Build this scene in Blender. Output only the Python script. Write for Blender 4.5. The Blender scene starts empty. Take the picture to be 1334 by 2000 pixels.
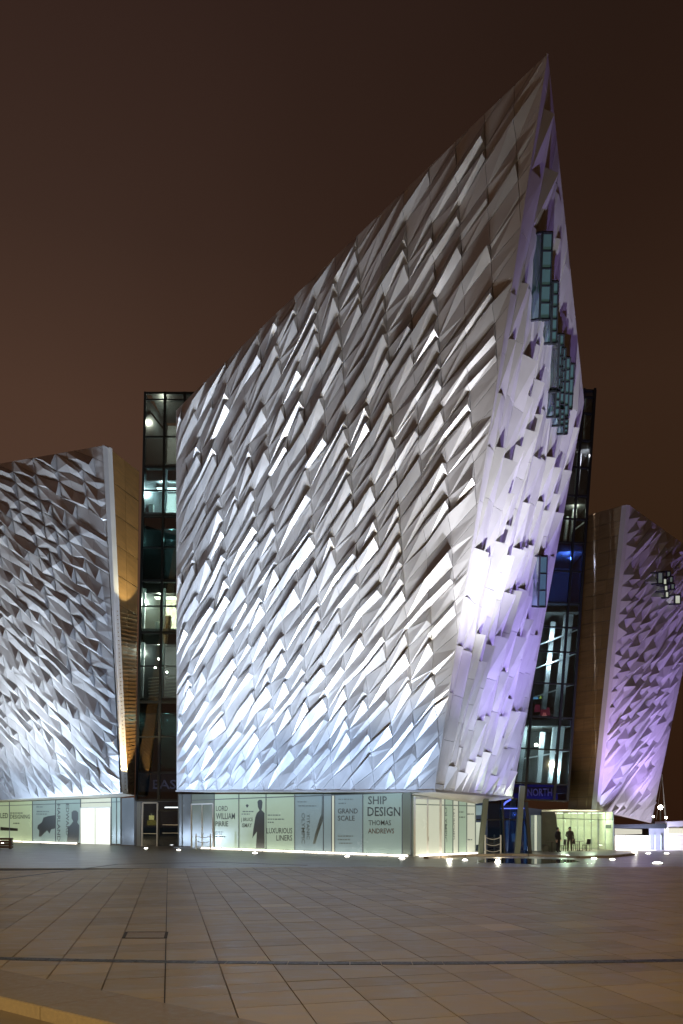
import bpy, math, random
from mathutils import Vector as V
# ------------------------------------------------------------------ camera, sky, light, exposure
S = bpy.context.scene
COL = S.collection
F, HX, HY, EYE = 1400.0, 667.0, 1608.0, 2.1          # focal length and horizon in photo pixels, eye height in metres
cam = bpy.data.objects.new('camera', bpy.data.cameras.new('camera')); COL.objects.link(cam)
cam.location = (0, 0, EYE); cam.rotation_euler = (math.pi/2, 0, 0)
cam.data.sensor_fit = 'HORIZONTAL'; cam.data.sensor_width = 24.0
cam.data.lens = 24.0*F/1334; cam.data.shift_y = (HY-1000)/1334
cam.data.clip_end = 3000; cam.data.clip_start = .1
S.camera = cam
S.view_settings.view_transform = 'Standard'; S.view_settings.look = 'None'
S.view_settings.gamma = 1; S.view_settings.use_curve_mapping = False
S.view_settings.exposure = 0
W = bpy.data.worlds.new('World'); S.world = W; W.use_nodes = True
nt = W.node_tree; N = nt.nodes; Lk = nt.links
bg = N['Background']; tc = N.new('ShaderNodeTexCoord'); sx = N.new('ShaderNodeSeparateXYZ')
Lk.new(tc.outputs['Generated'], sx.inputs[0])
def wramp(stops):
    r = N.new('ShaderNodeValToRGB'); e = r.color_ramp.elements
    while len(e) < len(stops): e.new(.5)
    for k, (p, c) in enumerate(stops): e[k].position = p; e[k].color = (*c, 1)
    return r
rl = wramp([(0, (.060, .030, .018)), (.30, (.074, .039, .025)), (.48, (.066, .034, .022)), (.62, (.042, .022, .0155)), (.80, (.025, .0125, .0098))])
rr = wramp([(0, (.022, .0085, .004)), (.30, (.031, .0145, .0065)), (.50, (.033, .0160, .0092)), (.64, (.022, .0105, .0066)), (.82, (.014, .0075, .0055))])
Lk.new(sx.outputs['Z'], rl.inputs[0]); Lk.new(sx.outputs['Z'], rr.inputs[0])
mr = N.new('ShaderNodeMapRange'); mr.inputs['From Min'].default_value = -.32; mr.inputs['From Max'].default_value = .36
mr.interpolation_type = 'SMOOTHSTEP'
wn = N.new('ShaderNodeTexNoise'); wn.inputs['Scale'].default_value = 1.6; wn.inputs['Detail'].default_value = 3
Lk.new(tc.outputs['Generated'], wn.inputs['Vector'])
ma = N.new('ShaderNodeMath'); ma.operation = 'MULTIPLY_ADD'; ma.inputs[1].default_value = .6; ma.inputs[2].default_value = -.30
Lk.new(wn.outputs[0], ma.inputs[0])
mb = N.new('ShaderNodeMath'); Lk.new(ma.outputs[0], mb.inputs[0]); Lk.new(sx.outputs['X'], mb.inputs[1])
Lk.new(mb.outputs[0], mr.inputs[0])
mx = N.new('ShaderNodeMixRGB'); Lk.new(mr.outputs[0], mx.inputs[0]); Lk.new(rl.outputs[0], mx.inputs[1]); Lk.new(rr.outputs[0], mx.inputs[2])
Lk.new(mx.outputs[0], bg.inputs[0]); bg.inputs[1].default_value = 1.1

def ray(px, py): return V(((px-HX)/F, 1, (HY-py)/F))
CO = V((0, 0, EYE))
def P(px, py, Y): return CO + ray(px, py)*Y
def G(px, py, z=0.0): return CO + ray(px, py)*((z-EYE)/ray(px, py).z)
class Plane:
    def __init__(s, a, b, c):
        s.p = a; s.n = (b-a).cross(c-a).normalized()
        if s.n.dot(CO-a) < 0: s.n = -s.n
    def at(s, px, py):
        r = ray(px, py); return CO + r*((s.p-CO).dot(s.n)/r.dot(s.n))

def spot(name, loc, target, power, color, angle=70, blend=.6, radius=.25):
    l = bpy.data.lights.new(name, 'SPOT'); l.energy = power; l.color = color
    l.spot_size = math.radians(angle); l.spot_blend = blend; l.shadow_soft_size = radius
    o = bpy.data.objects.new(name, l); COL.objects.link(o); o.location = loc
    o.rotation_euler = (V(target)-V(loc)).to_track_quat('-Z', 'Y').to_euler(); return o
def lamp(name, loc, power, color, radius=.15):
    l = bpy.data.lights.new(name, 'POINT'); l.energy = power; l.color = color; l.shadow_soft_size = radius
    o = bpy.data.objects.new(name, l); COL.objects.link(o); o.location = loc; return o
COOL = (.70, .83, 1.0); BLUE = (.60, .76, 1.0); WARM = (1.0, .86, .66); CREAM = (1.0, .95, .80); PURP = (.42, .26, 1.0); WHITE = (.92, .93, 1.0)
# floodlights on the plaza (bare light sources, no housings are built)
FLOODS = []
def flood(x, y, target, power, color, angle=75, blend=.8):
    FLOODS.append((x, y)); return spot('floodlight', (x, y, .35), target, power, color, angle, blend)
# main wing, long face: a high aimed row and a weaker wide row
for (x, y, tx_, ty_, tz_, p_, c_) in ((-12.5, 48.6, -12, 53, 22, 9000, (.78, .87, 1)), (-8.4, 45.4, -10, 52, 25, 10500, (.76, .86, 1)), (-4.2, 41.6, -6, 48.5, 26, 12000, (.80, .88, 1)), (0.2, 37.8, -1.5, 44.5, 27, 12500, (.93, .94, .97)), (4.0, 34.6, 3.6, 41, 28, 8500, (1, .91, .78))):
    flood(x, y, (tx_, ty_, tz_), p_, c_, 66, 1.0)
for (x, y, tx_, ty_, p_) in ((-14.5, 51.8, -13, 55.5, 2400), (-9.5, 47.6, -10, 52.5, 2700), (-4.5, 43.2, -5.5, 49, 2700), (0.2, 39.4, -.5, 44.5, 2700), (3.6, 37.0, 3, 42.5, 1500)):
    flood(x, y, (tx_, ty_, 10), p_*1.5, (.50, .68, 1), 110, 1.0)
# main wing, prow face
flood(8.6, 33.4, (11.2, 46.5, 36), 56000, (.92, .92, 1), 36, 1.0)
flood(9.6, 38.0, (10.8, 48, 14), 3600, (.80, .84, 1), 80, 1.0)
flood(14.2, 37.2, (10.8, 49, 13), 2200, (.70, .78, 1), 60, 1.0)
flood(18.6, 45.0, (9.8, 40, 30), 24000, (.42, .30, 1), 84, 1.0)
flood(18.5, 48.5, (11, 50, 12), 3400, (.46, .44, 1), 90, 1.0)
# left wing
for (x, y, tx_, ty_) in ((-28.0, 58.8, -22, 61.5), (-32, 62.2, -26, 65), (-36.5, 65.9, -31, 68.8), (-41, 69.4, -36, 72.5)):
    flood(x, y, (tx_, ty_, 22), 14500, (.84, .91, 1), 80, 1.0); flood(x-1, y+1.5, (tx_, ty_, 8), 5200, (.58, .75, 1), 120, 1.0)
# bronze side wall between left wing and atrium
spot('wall_light', (-14.6, 57.5, 18.0), (-16.9, 56.3, 26.0), 3000, (1, .90, .55), 84, .2, .05)
spot('wall_light', (-14.8, 59.0, 4.5), (-17.8, 59.0, 14.0), 7000, (1, .76, .38), 92, .2, .05)
# right wing
flood(22.6, 52.8, (23.5, 58, 18), 12000, (.45, .25, 1), 84, 1.0)
flood(27.4, 57.0, (27.5, 62, 20), 12000, (.50, .32, 1), 90, 1.0)
flood(23.6, 54.0, (24.0, 58.5, 3.0), 2600, (.62, .62, 1), 150, .4)
flood(30.0, 57.0, (27.0, 62.5, 2.0), 2600, (.78, .70, .95), 150, .4)
flood(18.0, 50.0, (21, 56, 17), 5000, (1, .76, .46), 74, 1.0)
# added unseen lamps behind and beside the camera light the paving (posts are built below)
FILL_LAMPS = [(-16, -5, 10.5), (13, -8, 10.5), (30, 12, 10.5), (-33, 16, 10.5)]
for q in FILL_LAMPS: spot('plaza_fill_light', q, (q[0], q[1]+3, 0), 9200, (1.0, .76, .42), 150, .35, .3)

# ------------------------------------------------------------------ materials
def mat(name, base=(.5, .5, .5), rough=.5, metal=0.0, emit=None, es=0.0, noise=0.0, scale=3.0, bump=0.0, tone=False, stretch=None, trans=0.0, spec=.5, jitter=0.0):
    m = bpy.data.materials.new(name); m.use_nodes = True; t = m.node_tree; n = t.nodes; b = n['Principled BSDF']
    b.inputs['Base Color'].default_value = (*base, 1); b.inputs['Roughness'].default_value = rough
    b.inputs['Metallic'].default_value = metal; b.inputs['Specular IOR Level'].default_value = spec
    if emit: b.inputs['Emission Color'].default_value = (*emit, 1); b.inputs['Emission Strength'].default_value = es
    c = n.new('ShaderNodeTexCoord'); src = c.outputs['Object']
    if stretch:
        mp = n.new('ShaderNodeMapping'); mp.inputs['Scale'].default_value = stretch; t.links.new(src, mp.inputs[0]); src = mp.outputs[0]
    nz = n.new('ShaderNodeTexNoise'); nz.inputs['Scale'].default_value = scale; nz.inputs['Detail'].default_value = 6; nz.inputs['Roughness'].default_value = .65
    t.links.new(src, nz.inputs['Vector'])
    if noise or tone or jitter:
        r = n.new('ShaderNodeMapRange'); r.inputs['From Min'].default_value = .3; r.inputs['From Max'].default_value = .7
        r.inputs['To Min'].default_value = 1-noise; r.inputs['To Max'].default_value = 1+noise
        t.links.new(nz.outputs[0], r.inputs[0]); f = r.outputs[0]
        def mul(a, s):
            q = n.new('ShaderNodeMath'); q.operation = 'MULTIPLY'; t.links.new(a, q.inputs[0]); t.links.new(s, q.inputs[1]); return q.outputs[0]
        if tone:
            a = n.new('ShaderNodeAttribute'); a.attribute_name = 'tone'; f = mul(f, a.outputs['Fac'])
        if jitter:
            oi = n.new('ShaderNodeObjectInfo'); r2 = n.new('ShaderNodeMapRange')
            r2.inputs['To Min'].default_value = 1-jitter; r2.inputs['To Max'].default_value = 1+jitter
            t.links.new(oi.outputs['Random'], r2.inputs[0]); f = mul(f, r2.outputs[0])
        vm = n.new('ShaderNodeVectorMath'); vm.operation = 'SCALE'; vm.inputs[0].default_value = base
        t.links.new(f, vm.inputs['Scale']); t.links.new(vm.outputs[0], b.inputs['Base Color'])
        rr_ = n.new('ShaderNodeMapRange'); rr_.inputs['From Min'].default_value = .35; rr_.inputs['From Max'].default_value = .65
        rr_.inputs['To Min'].default_value = rough*.75; rr_.inputs['To Max'].default_value = min(1, rough*1.25)
        t.links.new(nz.outputs[0], rr_.inputs[0]); t.links.new(rr_.outputs[0], b.inputs['Roughness'])
    if bump:
        bp = n.new('ShaderNodeBump'); bp.inputs['Strength'].default_value = bump; bp.inputs['Distance'].default_value = .02
        t.links.new(nz.outputs[0], bp.inputs['Height']); t.links.new(bp.outputs[0], b.inputs['Normal'])
    return m
def glass_mat(name, tint, refl=.12, rough=.03):
    m = bpy.data.materials.new(name); m.use_nodes = True; t = m.node_tree; n = t.nodes; n.remove(n['Principled BSDF'])
    tr = n.new('ShaderNodeBsdfTransparent'); tr.inputs[0].default_value = (*tint, 1)
    gl = n.new('ShaderNodeBsdfGlossy'); gl.inputs[0].default_value = (.9, .95, 1, 1); gl.inputs['Roughness'].default_value = rough
    fr = n.new('ShaderNodeFresnel'); fr.inputs[0].default_value = 1.5
    ad = n.new('ShaderNodeMath'); ad.inputs[1].default_value = refl; t.links.new(fr.outputs[0], ad.inputs[0])
    mxx = n.new('ShaderNodeMixShader'); t.links.new(ad.outputs[0], mxx.inputs[0]); t.links.new(tr.outputs[0], mxx.inputs[1]); t.links.new(gl.outputs[0], mxx.inputs[2])
    t.links.new(mxx.outputs[0], n['Material Output'].inputs[0]); return m
def emis(name, c, s):
    m = bpy.data.materials.new(name); m.use_nodes = True; n = m.node_tree.nodes; n.remove(n['Principled BSDF'])
    e = n.new('ShaderNodeEmission'); e.inputs[0].default_value = (*c, 1); e.inputs[1].default_value = s
    m.node_tree.links.new(e.outputs[0], n['Material Output'].inputs[0]); return m
M = dict(
    alu=mat('anodised_aluminium', (.66, .655, .65), .42, .42, noise=.05, scale=.7, bump=0, jitter=.08),
    alu_dark=mat('aluminium_backing', (.06, .055, .05), .7),
    trim=mat('aluminium_trim', (.52, .51, .50), .4, .4, noise=.05, scale=.6),
    soffit=mat('cream_soffit', (.66, .62, .52), .6, noise=.05, scale=.8),
    bronze=mat('bronze_cladding', (.20, .115, .045), .38, .35, noise=.30, scale=1.5, stretch=(.5, .5, 6), jitter=.10),
    bronze2=mat('brown_cladding', (.19, .120, .060), .45, .25, noise=.22, scale=1.2, stretch=(.4, .4, 7), jitter=.12),
    frame=mat('black_metal_frame', (.018, .022, .024), .4, .3),
    white=mat('white_metal', (.72, .72, .68), .4, .1, noise=.03),
    steel=mat('brushed_steel', (.55, .55, .52), .35, .7),
    greenfin=mat('green_grey_fin', (.20, .24, .19), .45, noise=.05),
    glass=glass_mat('clear_glass', (.78, .88, .86), .06),
    glassdark=glass_mat('dark_glass', (.30, .38, .42), .10),
    glassblue=glass_mat('blue_tinted_glass', (.30, .42, .72), .12),
    tealglass=glass_mat('teal_tinted_glass', (.42, .66, .64), .16),
    teal=mat('teal_window_glass', (.08, .18, .17), .08, .1, emit=(.12, .26, .25), es=.16, noise=.1, spec=.9),
    slab=mat('granite_paving', (.250, .186, .092), .52, noise=.26, scale=2.2, bump=.15, tone=True, stretch=(.9, 2.2, 1), spec=.5),
    dark_pave=mat('dark_stone_paving', (.17, .145, .11), .36, noise=.25, scale=1.0, bump=.2, stretch=(.35, 2.4, 1)),
    mortar=mat('dark_joint', (.022, .019, .015), .9),
    coping=mat('granite_coping', (.20, .155, .10), .6, noise=.16, scale=9, bump=.2),
    riser=mat('yellow_lit_stone', (.36, .27, .14), .75, noise=.15, scale=20, bump=.3),  # yellow light on the riser is put into its colour
    ground=mat('asphalt', (.05, .046, .042), .8, noise=.2, scale=.5),
    metal_dark=mat('cast_iron', (.035, .032, .030), .55, .5, noise=.2, scale=14),
    wood=mat('dark_timber', (.10, .045, .022), .6, noise=.3, scale=5, stretch=(1, 1, 8)),
    print=mat('dark_grey_print', (.11, .125, .12), .6),
    printg=mat('grey_print', (.20, .25, .24), .6),
    printr=mat('brown_print', (.16, .085, .055), .6),
    wall_cream=mat('cream_render', (.55, .52, .40), .7, noise=.08),
    wall_grey=mat('grey_interior', (.30, .32, .30), .7, noise=.15, scale=.5),
    wall_dark=mat('dark_interior', (.12, .13, .135), .7, noise=.3, scale=.4),
    column=mat('white_column', (.62, .66, .70), .5),
    water=mat('pool_water', (.006, .007, .008), .05, spec=.8),
    cloth_dark=mat('dark_cloth', (.02, .02, .024), .9), skin=mat('skin', (.36, .22, .15), .6),
    chair=mat('brown_plastic', (.06, .045, .04), .5),
    bulb=emis('bulb_glow', (1, .93, .78), 60), lens=emis('ground_lens_glow', (1, .97, .88), 14),
    strip=emis('strip_glow', (1, .90, .76), 7.0), ceil=emis('ceiling_panel_glow', (.86, .95, 1), 3.0), ceilw=emis('warm_ceiling_glow', (1, .94, .76), 4.0),
    neon=emis('blue_neon_glow', (.14, .2, 1), 1.3), amber=emis('amber_glow', (1, .62, .18), 3.5),
    doorglow=emis('lit_doorway_glow', (.93, 1, .88), 1.25),
)
def pane_mat(name, c, s): return mat(name, (c[0]*.45, c[1]*.45, c[2]*.45), .22, 0, emit=c, es=s, noise=.06, scale=.4, spec=.6)
PM = dict(green=pane_mat('green_backlit_glass', (.52, .68, .52), .46), lime=pane_mat('lime_backlit_glass', (.56, .70, .44), .50), teal=pane_mat('teal_backlit_glass', (.40, .54, .50), .40),
          blue=pane_mat('blue_backlit_glass', (.34, .46, .49), .42), grey=pane_mat('grey_green_glass', (.26, .32, .28), .30), slate=pane_mat('slate_glass', (.15, .18, .20), .32),
          pale=pane_mat('pale_backlit_glass', (.66, .70, .56), .66))

# ------------------------------------------------------------------ helpers
def link(name, verts, faces, m, parent=None, tones=None):
    me = bpy.data.meshes.new(name); me.from_pydata([tuple(v) for v in verts], [], faces); me.materials.append(m)
    if tones:
        a = me.attributes.new('tone', 'FLOAT', 'FACE')
        a.data.foreach_set('value', tones)
    o = bpy.data.objects.new(name, me); COL.objects.link(o); o.parent = parent; return o
def tag(o, label=None, cat=None, group=None, kind=None):
    if label: o['label'] = label
    if cat: o['category'] = cat
    if group: o['group'] = group
    if kind: o['kind'] = kind
    return o
def thing(name, loc, label, cat, group=None):
    o = bpy.data.objects.new(name, None); COL.objects.link(o); o.location = loc; o.empty_display_size = .3
    return tag(o, label, cat, group)
class MB:
    """collects solid pieces; world coordinates, made local to the parent on build"""
    def __init__(s): s.v = []; s.f = []
    def poly(s, pts):
        k = len(s.v); s.v += [V(p) for p in pts]; s.f.append(tuple(range(k, k+len(pts)))); return s
    def plate(s, pts, n, th):
        n = V(n).normalized()*th; k = len(s.v); m_ = len(pts)
        s.v += [V(p) for p in pts]+[V(p)-n for p in pts]
        s.f.append(tuple(range(k, k+m_))); s.f.append(tuple(range(k+2*m_-1, k+m_-1, -1)))
        for i in range(m_):
            j = (i+1) % m_; s.f.append((k+i, k+m_+i, k+m_+j, k+j))
        return s
    def box(s, c, sz, rz=0):
        x, y, z = [q/2 for q in sz]; ca, sa = math.cos(rz), math.sin(rz)
        pts = [V((c[0]+a*ca-b*sa, c[1]+a*sa+b*ca, c[2]+z)) for a, b in ((-x, -y), (x, -y), (x, y), (-x, y))]
        return s.plate(pts, (0, 0, 1), 2*z)
    def bar(s, a, b, w, d=None, up=(0, 1, 0)):
        a, b = V(a), V(b); d = d or w; t = (b-a).normalized(); u = V(up)
        if abs(t.dot(u)) > .95: u = V((1, 0, 0))
        x = t.cross(u).normalized(); y = x.cross(t).normalized()
        q = [a+x*(w/2*i)+y*(d/2*j) for i, j in ((-1, -1), (1, -1), (1, 1), (-1, 1))]
        return s.plate(q, a-b, (b-a).length)
    def tube(s, pts, r, seg=8):
        pts = [V(p) for p in pts]; k = len(s.v)
        rs = r if isinstance(r, (list, tuple)) else [r]*len(pts)
        for i, p in enumerate(pts):
            t = (pts[min(i+1, len(pts)-1)]-pts[max(i-1, 0)]).normalized(); u = V((0, 0, 1)) if abs(t.z) < .9 else V((1, 0, 0))
            x = t.cross(u).normalized(); y = x.cross(t)
            for q in range(seg):
                a = 2*math.pi*q/seg; s.v.append(p+x*(rs[i]*math.cos(a))+y*(rs[i]*math.sin(a)))
        for i in range(len(pts)-1):
            for q in range(seg):
                s.f.append((k+i*seg+q, k+i*seg+(q+1) % seg, k+(i+1)*seg+(q+1) % seg, k+(i+1)*seg+q))
        s.f.append(tuple(k+q for q in range(seg))); s.f.append(tuple(k+(len(pts)-1)*seg+seg-1-q for q in range(seg)))
        return s
    def disc(s, c, r, h, seg=20): return s.tube([V(c), V(c)+V((0, 0, h))], r, seg)
    def build(s, name, m, parent=None):
        off = V((0, 0, 0)); p = parent
        while p: off += p.location; p = p.parent
        return link(name, [v-off for v in s.v], s.f, m, parent)
def mesh_text(name, body, plane, px0, px1, pyb, size_px, m, parent, off=.02, rot90=0):
    """lettering printed on a plane, its left end, right end and baseline found in the photograph"""
    cu = bpy.data.curves.new(name, 'FONT'); cu.body = body; cu.size = 1; cu.offset = .012; cu.resolution_u = 2
    t = bpy.data.objects.new('t', cu); COL.objects.link(t); bpy.context.view_layer.update()
    me = bpy.data.meshes.new_from_object(t.evaluated_get(bpy.context.evaluated_depsgraph_get()))
    bpy.data.objects.remove(t)
    xs = [v.co.x for v in me.vertices]; ys = [v.co.y for v in me.vertices]; w = max(xs)-min(xs) or 1; hh = max(ys)-min(ys) or 1; x0 = min(xs); y0 = min(ys)
    o_ = parent.location.copy(); q = parent.parent
    while q: o_ += q.location; q = q.parent
    for v in me.vertices:
        a = (v.co.x-x0)/w; b = (v.co.y-y0)/hh
        if rot90 == 1: px = px0+(px1-px0)*(1-b); py = pyb-size_px*(1-a)      # reads downwards
        elif rot90 == 2: px = px0+(px1-px0)*b; py = pyb-size_px*(1-a)      # reads downwards, letter tops to the right
        else: px = px0+(px1-px0)*a; py = pyb-size_px*b
        if rot90 == 1: px = px0+(px1-px0)*b
        v.co = plane.at(px, py)+plane.n*off-o_
    me.materials.append(m); o = bpy.data.objects.new(name, me); COL.objects.link(o); o.parent = parent; return o

# ------------------------------------------------------------------ folded panel facades
def clip(poly, a, b, zero):
    """keep the part of poly left of the line a->b in uv; new corners get height 0 where zero"""
    out = []; dx, dy = b[0]-a[0], b[1]-a[1]; L = math.hypot(dx, dy)
    def d(p): return (dx*(p[1]-a[1])-dy*(p[0]-a[0]))/L
    for i in range(len(poly)):
        p, q = poly[i], poly[(i+1) % len(poly)]; dp, dq = d(p), d(q)
        if dp >= 0: out.append(p)
        if (dp >= 0) != (dq >= 0):
            t = dp/(dp-dq); h = 0 if zero else max(0, p[2]+(q[2]-p[2])*t)
            out.append((p[0]+(q[0]-p[0])*t, p[1]+(q[1]-p[1])*t, h))
    return out
def facade(parent, corners, normal, c, h, shear, amp, seed, m, swap=False, zero=None, cont=.3, stagger=False, bias=.45, calm=(), dw=.75, limit=300, udir=None, holes=(), flip=False):
    rnd = random.Random(seed); n = V(normal).normalized()
    vd = (V((0, 0, 1))-n*n.z).normalized(); ud = vd.cross(n).normalized()
    O = corners[0]; uv = [((p-O).dot(ud), (p-O).dot(vd)) for p in corners]
    ar = sum(uv[i][0]*uv[(i+1) % len(uv)][1]-uv[(i+1) % len(uv)][0]*uv[i][1] for i in range(len(uv)))
    if ar < 0: uv = uv[::-1]; zero = zero[::-1][1:]+zero[::-1][:1] if zero else None
    zero = zero or [True]*len(uv)
    toS = (lambda u, v: (v, u)) if swap else (lambda u, v: (u, v))
    toU = (lambda s, t: (t, s)) if swap else (lambda s, t: (s, t))
    if flip: toS = lambda u, v: (-u, v); toU = lambda s, t: (-s, t)
    st = [toS(*p) for p in uv]
    i0 = math.floor(min(p[0] for p in st)/c)-1; i1 = math.ceil(max(p[0] for p in st)/c)+1
    T = {}; R = {}; PK = {}; off = {i: rnd.uniform(0, h)*.5 for i in range(i0-1, i1+2)}
    jit = lambda j: random.Random(seed*31+j).uniform(-.28, .28)
    stg = lambda j: random.Random(seed*77+j*5).uniform(0, 1) if stagger else 0
    def node(i, j):
        if (i, j) not in T:
            T[i, j] = (j+(jit(j) if stagger else rnd.uniform(-.20, .20)+off[i]*.4))*h+shear*i*c; w_ = rnd.uniform(0, .22); R[i, j] = (w_, w_)
        return T[i, j]
    def peak(i, j):   # a shard rises over one to three columns, then drops back: fraction, height where it ends, height where the next begins
        if (i, j) not in PK:
            r2 = random.Random(seed*7919+j); k = i0-8-r2.randint(0, 3)
            while k <= i1+3:
                n_ = r2.choices((1, 2, 3), (1-cont, cont*.75, cont*.25))[0]; top = r2.uniform(.6, 1.08) if r2.random() < .86 else r2.uniform(.2, .45)
                fr_ = r2.uniform(.20, .36) if r2.random() < bias else r2.uniform(.60, .80); lo = r2.uniform(0, .08)
                for q in range(1, n_+1):
                    hq = lo+(top-lo)*(q/n_)**.8
                    PK[k+q, j] = (fr_+r2.uniform(-.06, .06), hq, hq if q < n_ else r2.uniform(0, .10))
                k += n_
        return PK[i, j]
    def damp(s_, t_):
        u, v = toU(s_, t_); d = 9
        for q in range(len(uv)):
            a, b = uv[q], uv[(q+1) % len(uv)]; dx, dy = b[0]-a[0], b[1]-a[1]
            dd = (dx*(v-a[1])-dy*(u-a[0]))/math.hypot(dx, dy)
            d = min(d, dd if zero[q] else dd+1.0)
        cf = min([1]+[max(.22, (math.hypot((u-(p-O).dot(ud))/r0, (v-(p-O).dot(vd))/r1)-.75)/.5) for p, r0, r1 in calm])
        return max(.0, min(1, d/dw))*cf
    # rows are sheared; one column's node j meets the next column's node j
    tiles = []
    for i in range(i0, i1):
        tl = [p[1] for p in st]; j0 = math.floor((min(tl)-max(shear*i*c, shear*(i+1)*c)-h)/h)-1; j1 = math.ceil((max(tl)-min(shear*i*c, shear*(i+1)*c)+h)/h)+1
        for j in range(j0, j1):
            a0, a1 = node(i, j), node(i, j+1); b0, b1 = node(i+1, j), node(i+1, j+1)
            fa, _, ha = peak(i, j); fb, hb, _ = peak(i+1, j)
            g = .012
            sg = stg(j)*c; a0, a1, b0, b1 = [q+shear*sg for q in (a0, a1, b0, b1)]
            s0, s1 = i*c+g+sg, (i+1)*c-g+sg; k = g*math.hypot(1, shear)
            A0 = (s0, a0+k, R[i, j][0]*amp); A1 = (s0, a1-k, R[i, j+1][0]*amp); AM = (s0, a0+(a1-a0)*fa, ha*amp)
            B0 = (s1, b0+k, R[i+1, j][1]*amp); B1 = (s1, b1-k, R[i+1, j+1][1]*amp); BM = (s1, b0+(b1-b0)*fb, hb*amp)
            A0, A1, AM, B0, B1, BM = [(p[0], p[1], p[2]*damp(p[0], p[1])) for p in (A0, A1, AM, B0, B1, BM)]
            faces = [[A0, B0, BM], [A0, BM, AM], [AM, BM, A1], [BM, B1, A1]]
            fs = []
            for f_ in faces:
                pl = [(*toU(p[0], p[1]), p[2]) for p in f_]
                aa = sum(pl[q][0]*pl[(q+1) % 3][1]-pl[(q+1) % 3][0]*pl[q][1] for q in range(3))
                if aa < 0: pl = pl[::-1]
                for q in range(len(uv)):
                    pl = clip(pl, uv[q], uv[(q+1) % len(uv)], zero[q])
                    if len(pl) < 3: break
                if len(pl) < 3: continue
                # nudge away slivers
                area = abs(sum(pl[q][0]*pl[(q+1) % len(pl)][1]-pl[(q+1) % len(pl)][0]*pl[q][1] for q in range(len(pl))))/2
                if area < .004: continue
                fs.append(pl)
            if not fs: continue
            cx = sum(p[0] for f_ in fs for p in f_)/sum(len(f_) for f_ in fs); cy = sum(p[1] for f_ in fs for p in f_)/sum(len(f_) for f_ in fs)
            if any(x0 < cx < x1 and y0 < cy < y1 for x0, y0, x1, y1 in holes): continue
            vid = {}; vs = []; faces_i = []; edges = {}
            def vi(p, base=False):
                kx = (round(p[0], 4), round(p[1], 4), 'b' if base else round(p[2], 4))
                if kx not in vid: vid[kx] = len(vs); vs.append(O+ud*p[0]+vd*p[1]+n*(-.06 if base else p[2]))
                return vid[kx]
            for pl in fs:
                for q in range(1, len(pl)-1):
                    tri = [pl[0], pl[q], pl[q+1]]; ids = [vi(p) for p in tri]
                    if len(set(ids)) < 3: continue
                    faces_i.append(tuple(ids))
                    for e in range(3): edges.setdefault(frozenset((ids[e], ids[(e+1) % 3])), []).append((tri[e], tri[(e+1) % 3]))
            for e, l in edges.items():
                if len(l) == 1:
                    p, q = l[0]; ids = (vi(q), vi(p), vi(p, True), vi(q, True))
                    if len(set(ids)) == 4: faces_i.append(ids)
            cen = O+ud*cx+vd*cy; d_ = (cen-CO); scr = abs(d_.normalized().dot(n))/d_.length_squared
            ppx = HX+F*d_.x/d_.y
            inside = -30 < ppx < 1364
            area = sum(abs(sum(pl[q][0]*pl[(q+1) % len(pl)][1]-pl[(q+1) % len(pl)][0]*pl[q][1] for q in range(len(pl))))/2 for pl in fs)
            tiles.append((area*scr*(1 if inside else .001), vs, faces_i))
    tiles.sort(key=lambda t: -t[0])
    o_ = parent.location
    for _, vs, fi in tiles[:limit]: link('panel', [v-o_ for v in vs], fi, m, parent)
    rest = tiles[limit:]
    if rest:
        vv = []; ff = []
        for _, vs, fi in rest:
            k = len(vv); vv += [v-o_ for v in vs]; ff += [tuple(x+k for x in f_) for f_ in fi]
        o = link('small_panels', vv, ff, m, parent); o['kind'] = 'stuff'
    return len(tiles)
def shell(parent, name, pts, m, faces):
    return link(name, [p-parent.location for p in pts], faces, m, parent)

# ------------------------------------------------------------------ ground
big = link('ground', [(-900, -300, -.2), (900, -300, -.2), (900, 1600, -.2), (-900, 1600, -.2)], [(0, 1, 2, 3)], M['ground']); big['kind'] = 'structure'
# step line at the lower left of the picture
K0, K1 = V((-4.95, 9.22)), V((-2.39, 7.50)); kd = (K1-K0).normalized(); kn = V((-kd.y, kd.x))          # kn points to the plaza
if kn.y < 0: kn = -kn
def kb(t, off, z): q = K0+kd*t+kn*off; return V((q.x, q.y, z))
plaza = link('plaza', [kb(-40, .9, -.035), kb(14, .9, -.035), V((60, 0, -.035)), V((75, 40, -.035)), V((75, 120, -.035)), V((-90, 120, -.035)), V((-90, 60, -.035))], [(0, 1, 2, 3, 4, 5, 6)], M['mortar'])
plaza['kind'] = 'structure'
d1 = V((-.2414, 1)).normalized(); d2 = V((d1.y, -d1.x))
cw = .8*d1.y
rnd = random.Random(5)
slabs = []
a_off = -.046*d1.y
for i in range(-70, 70):
    pass
rows = []; b = 3.0
while b < 34:
    hh = rnd.choice((.5, .7, .7, .9, 1.2)); rows.append((b, b+hh)); b += hh
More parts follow.
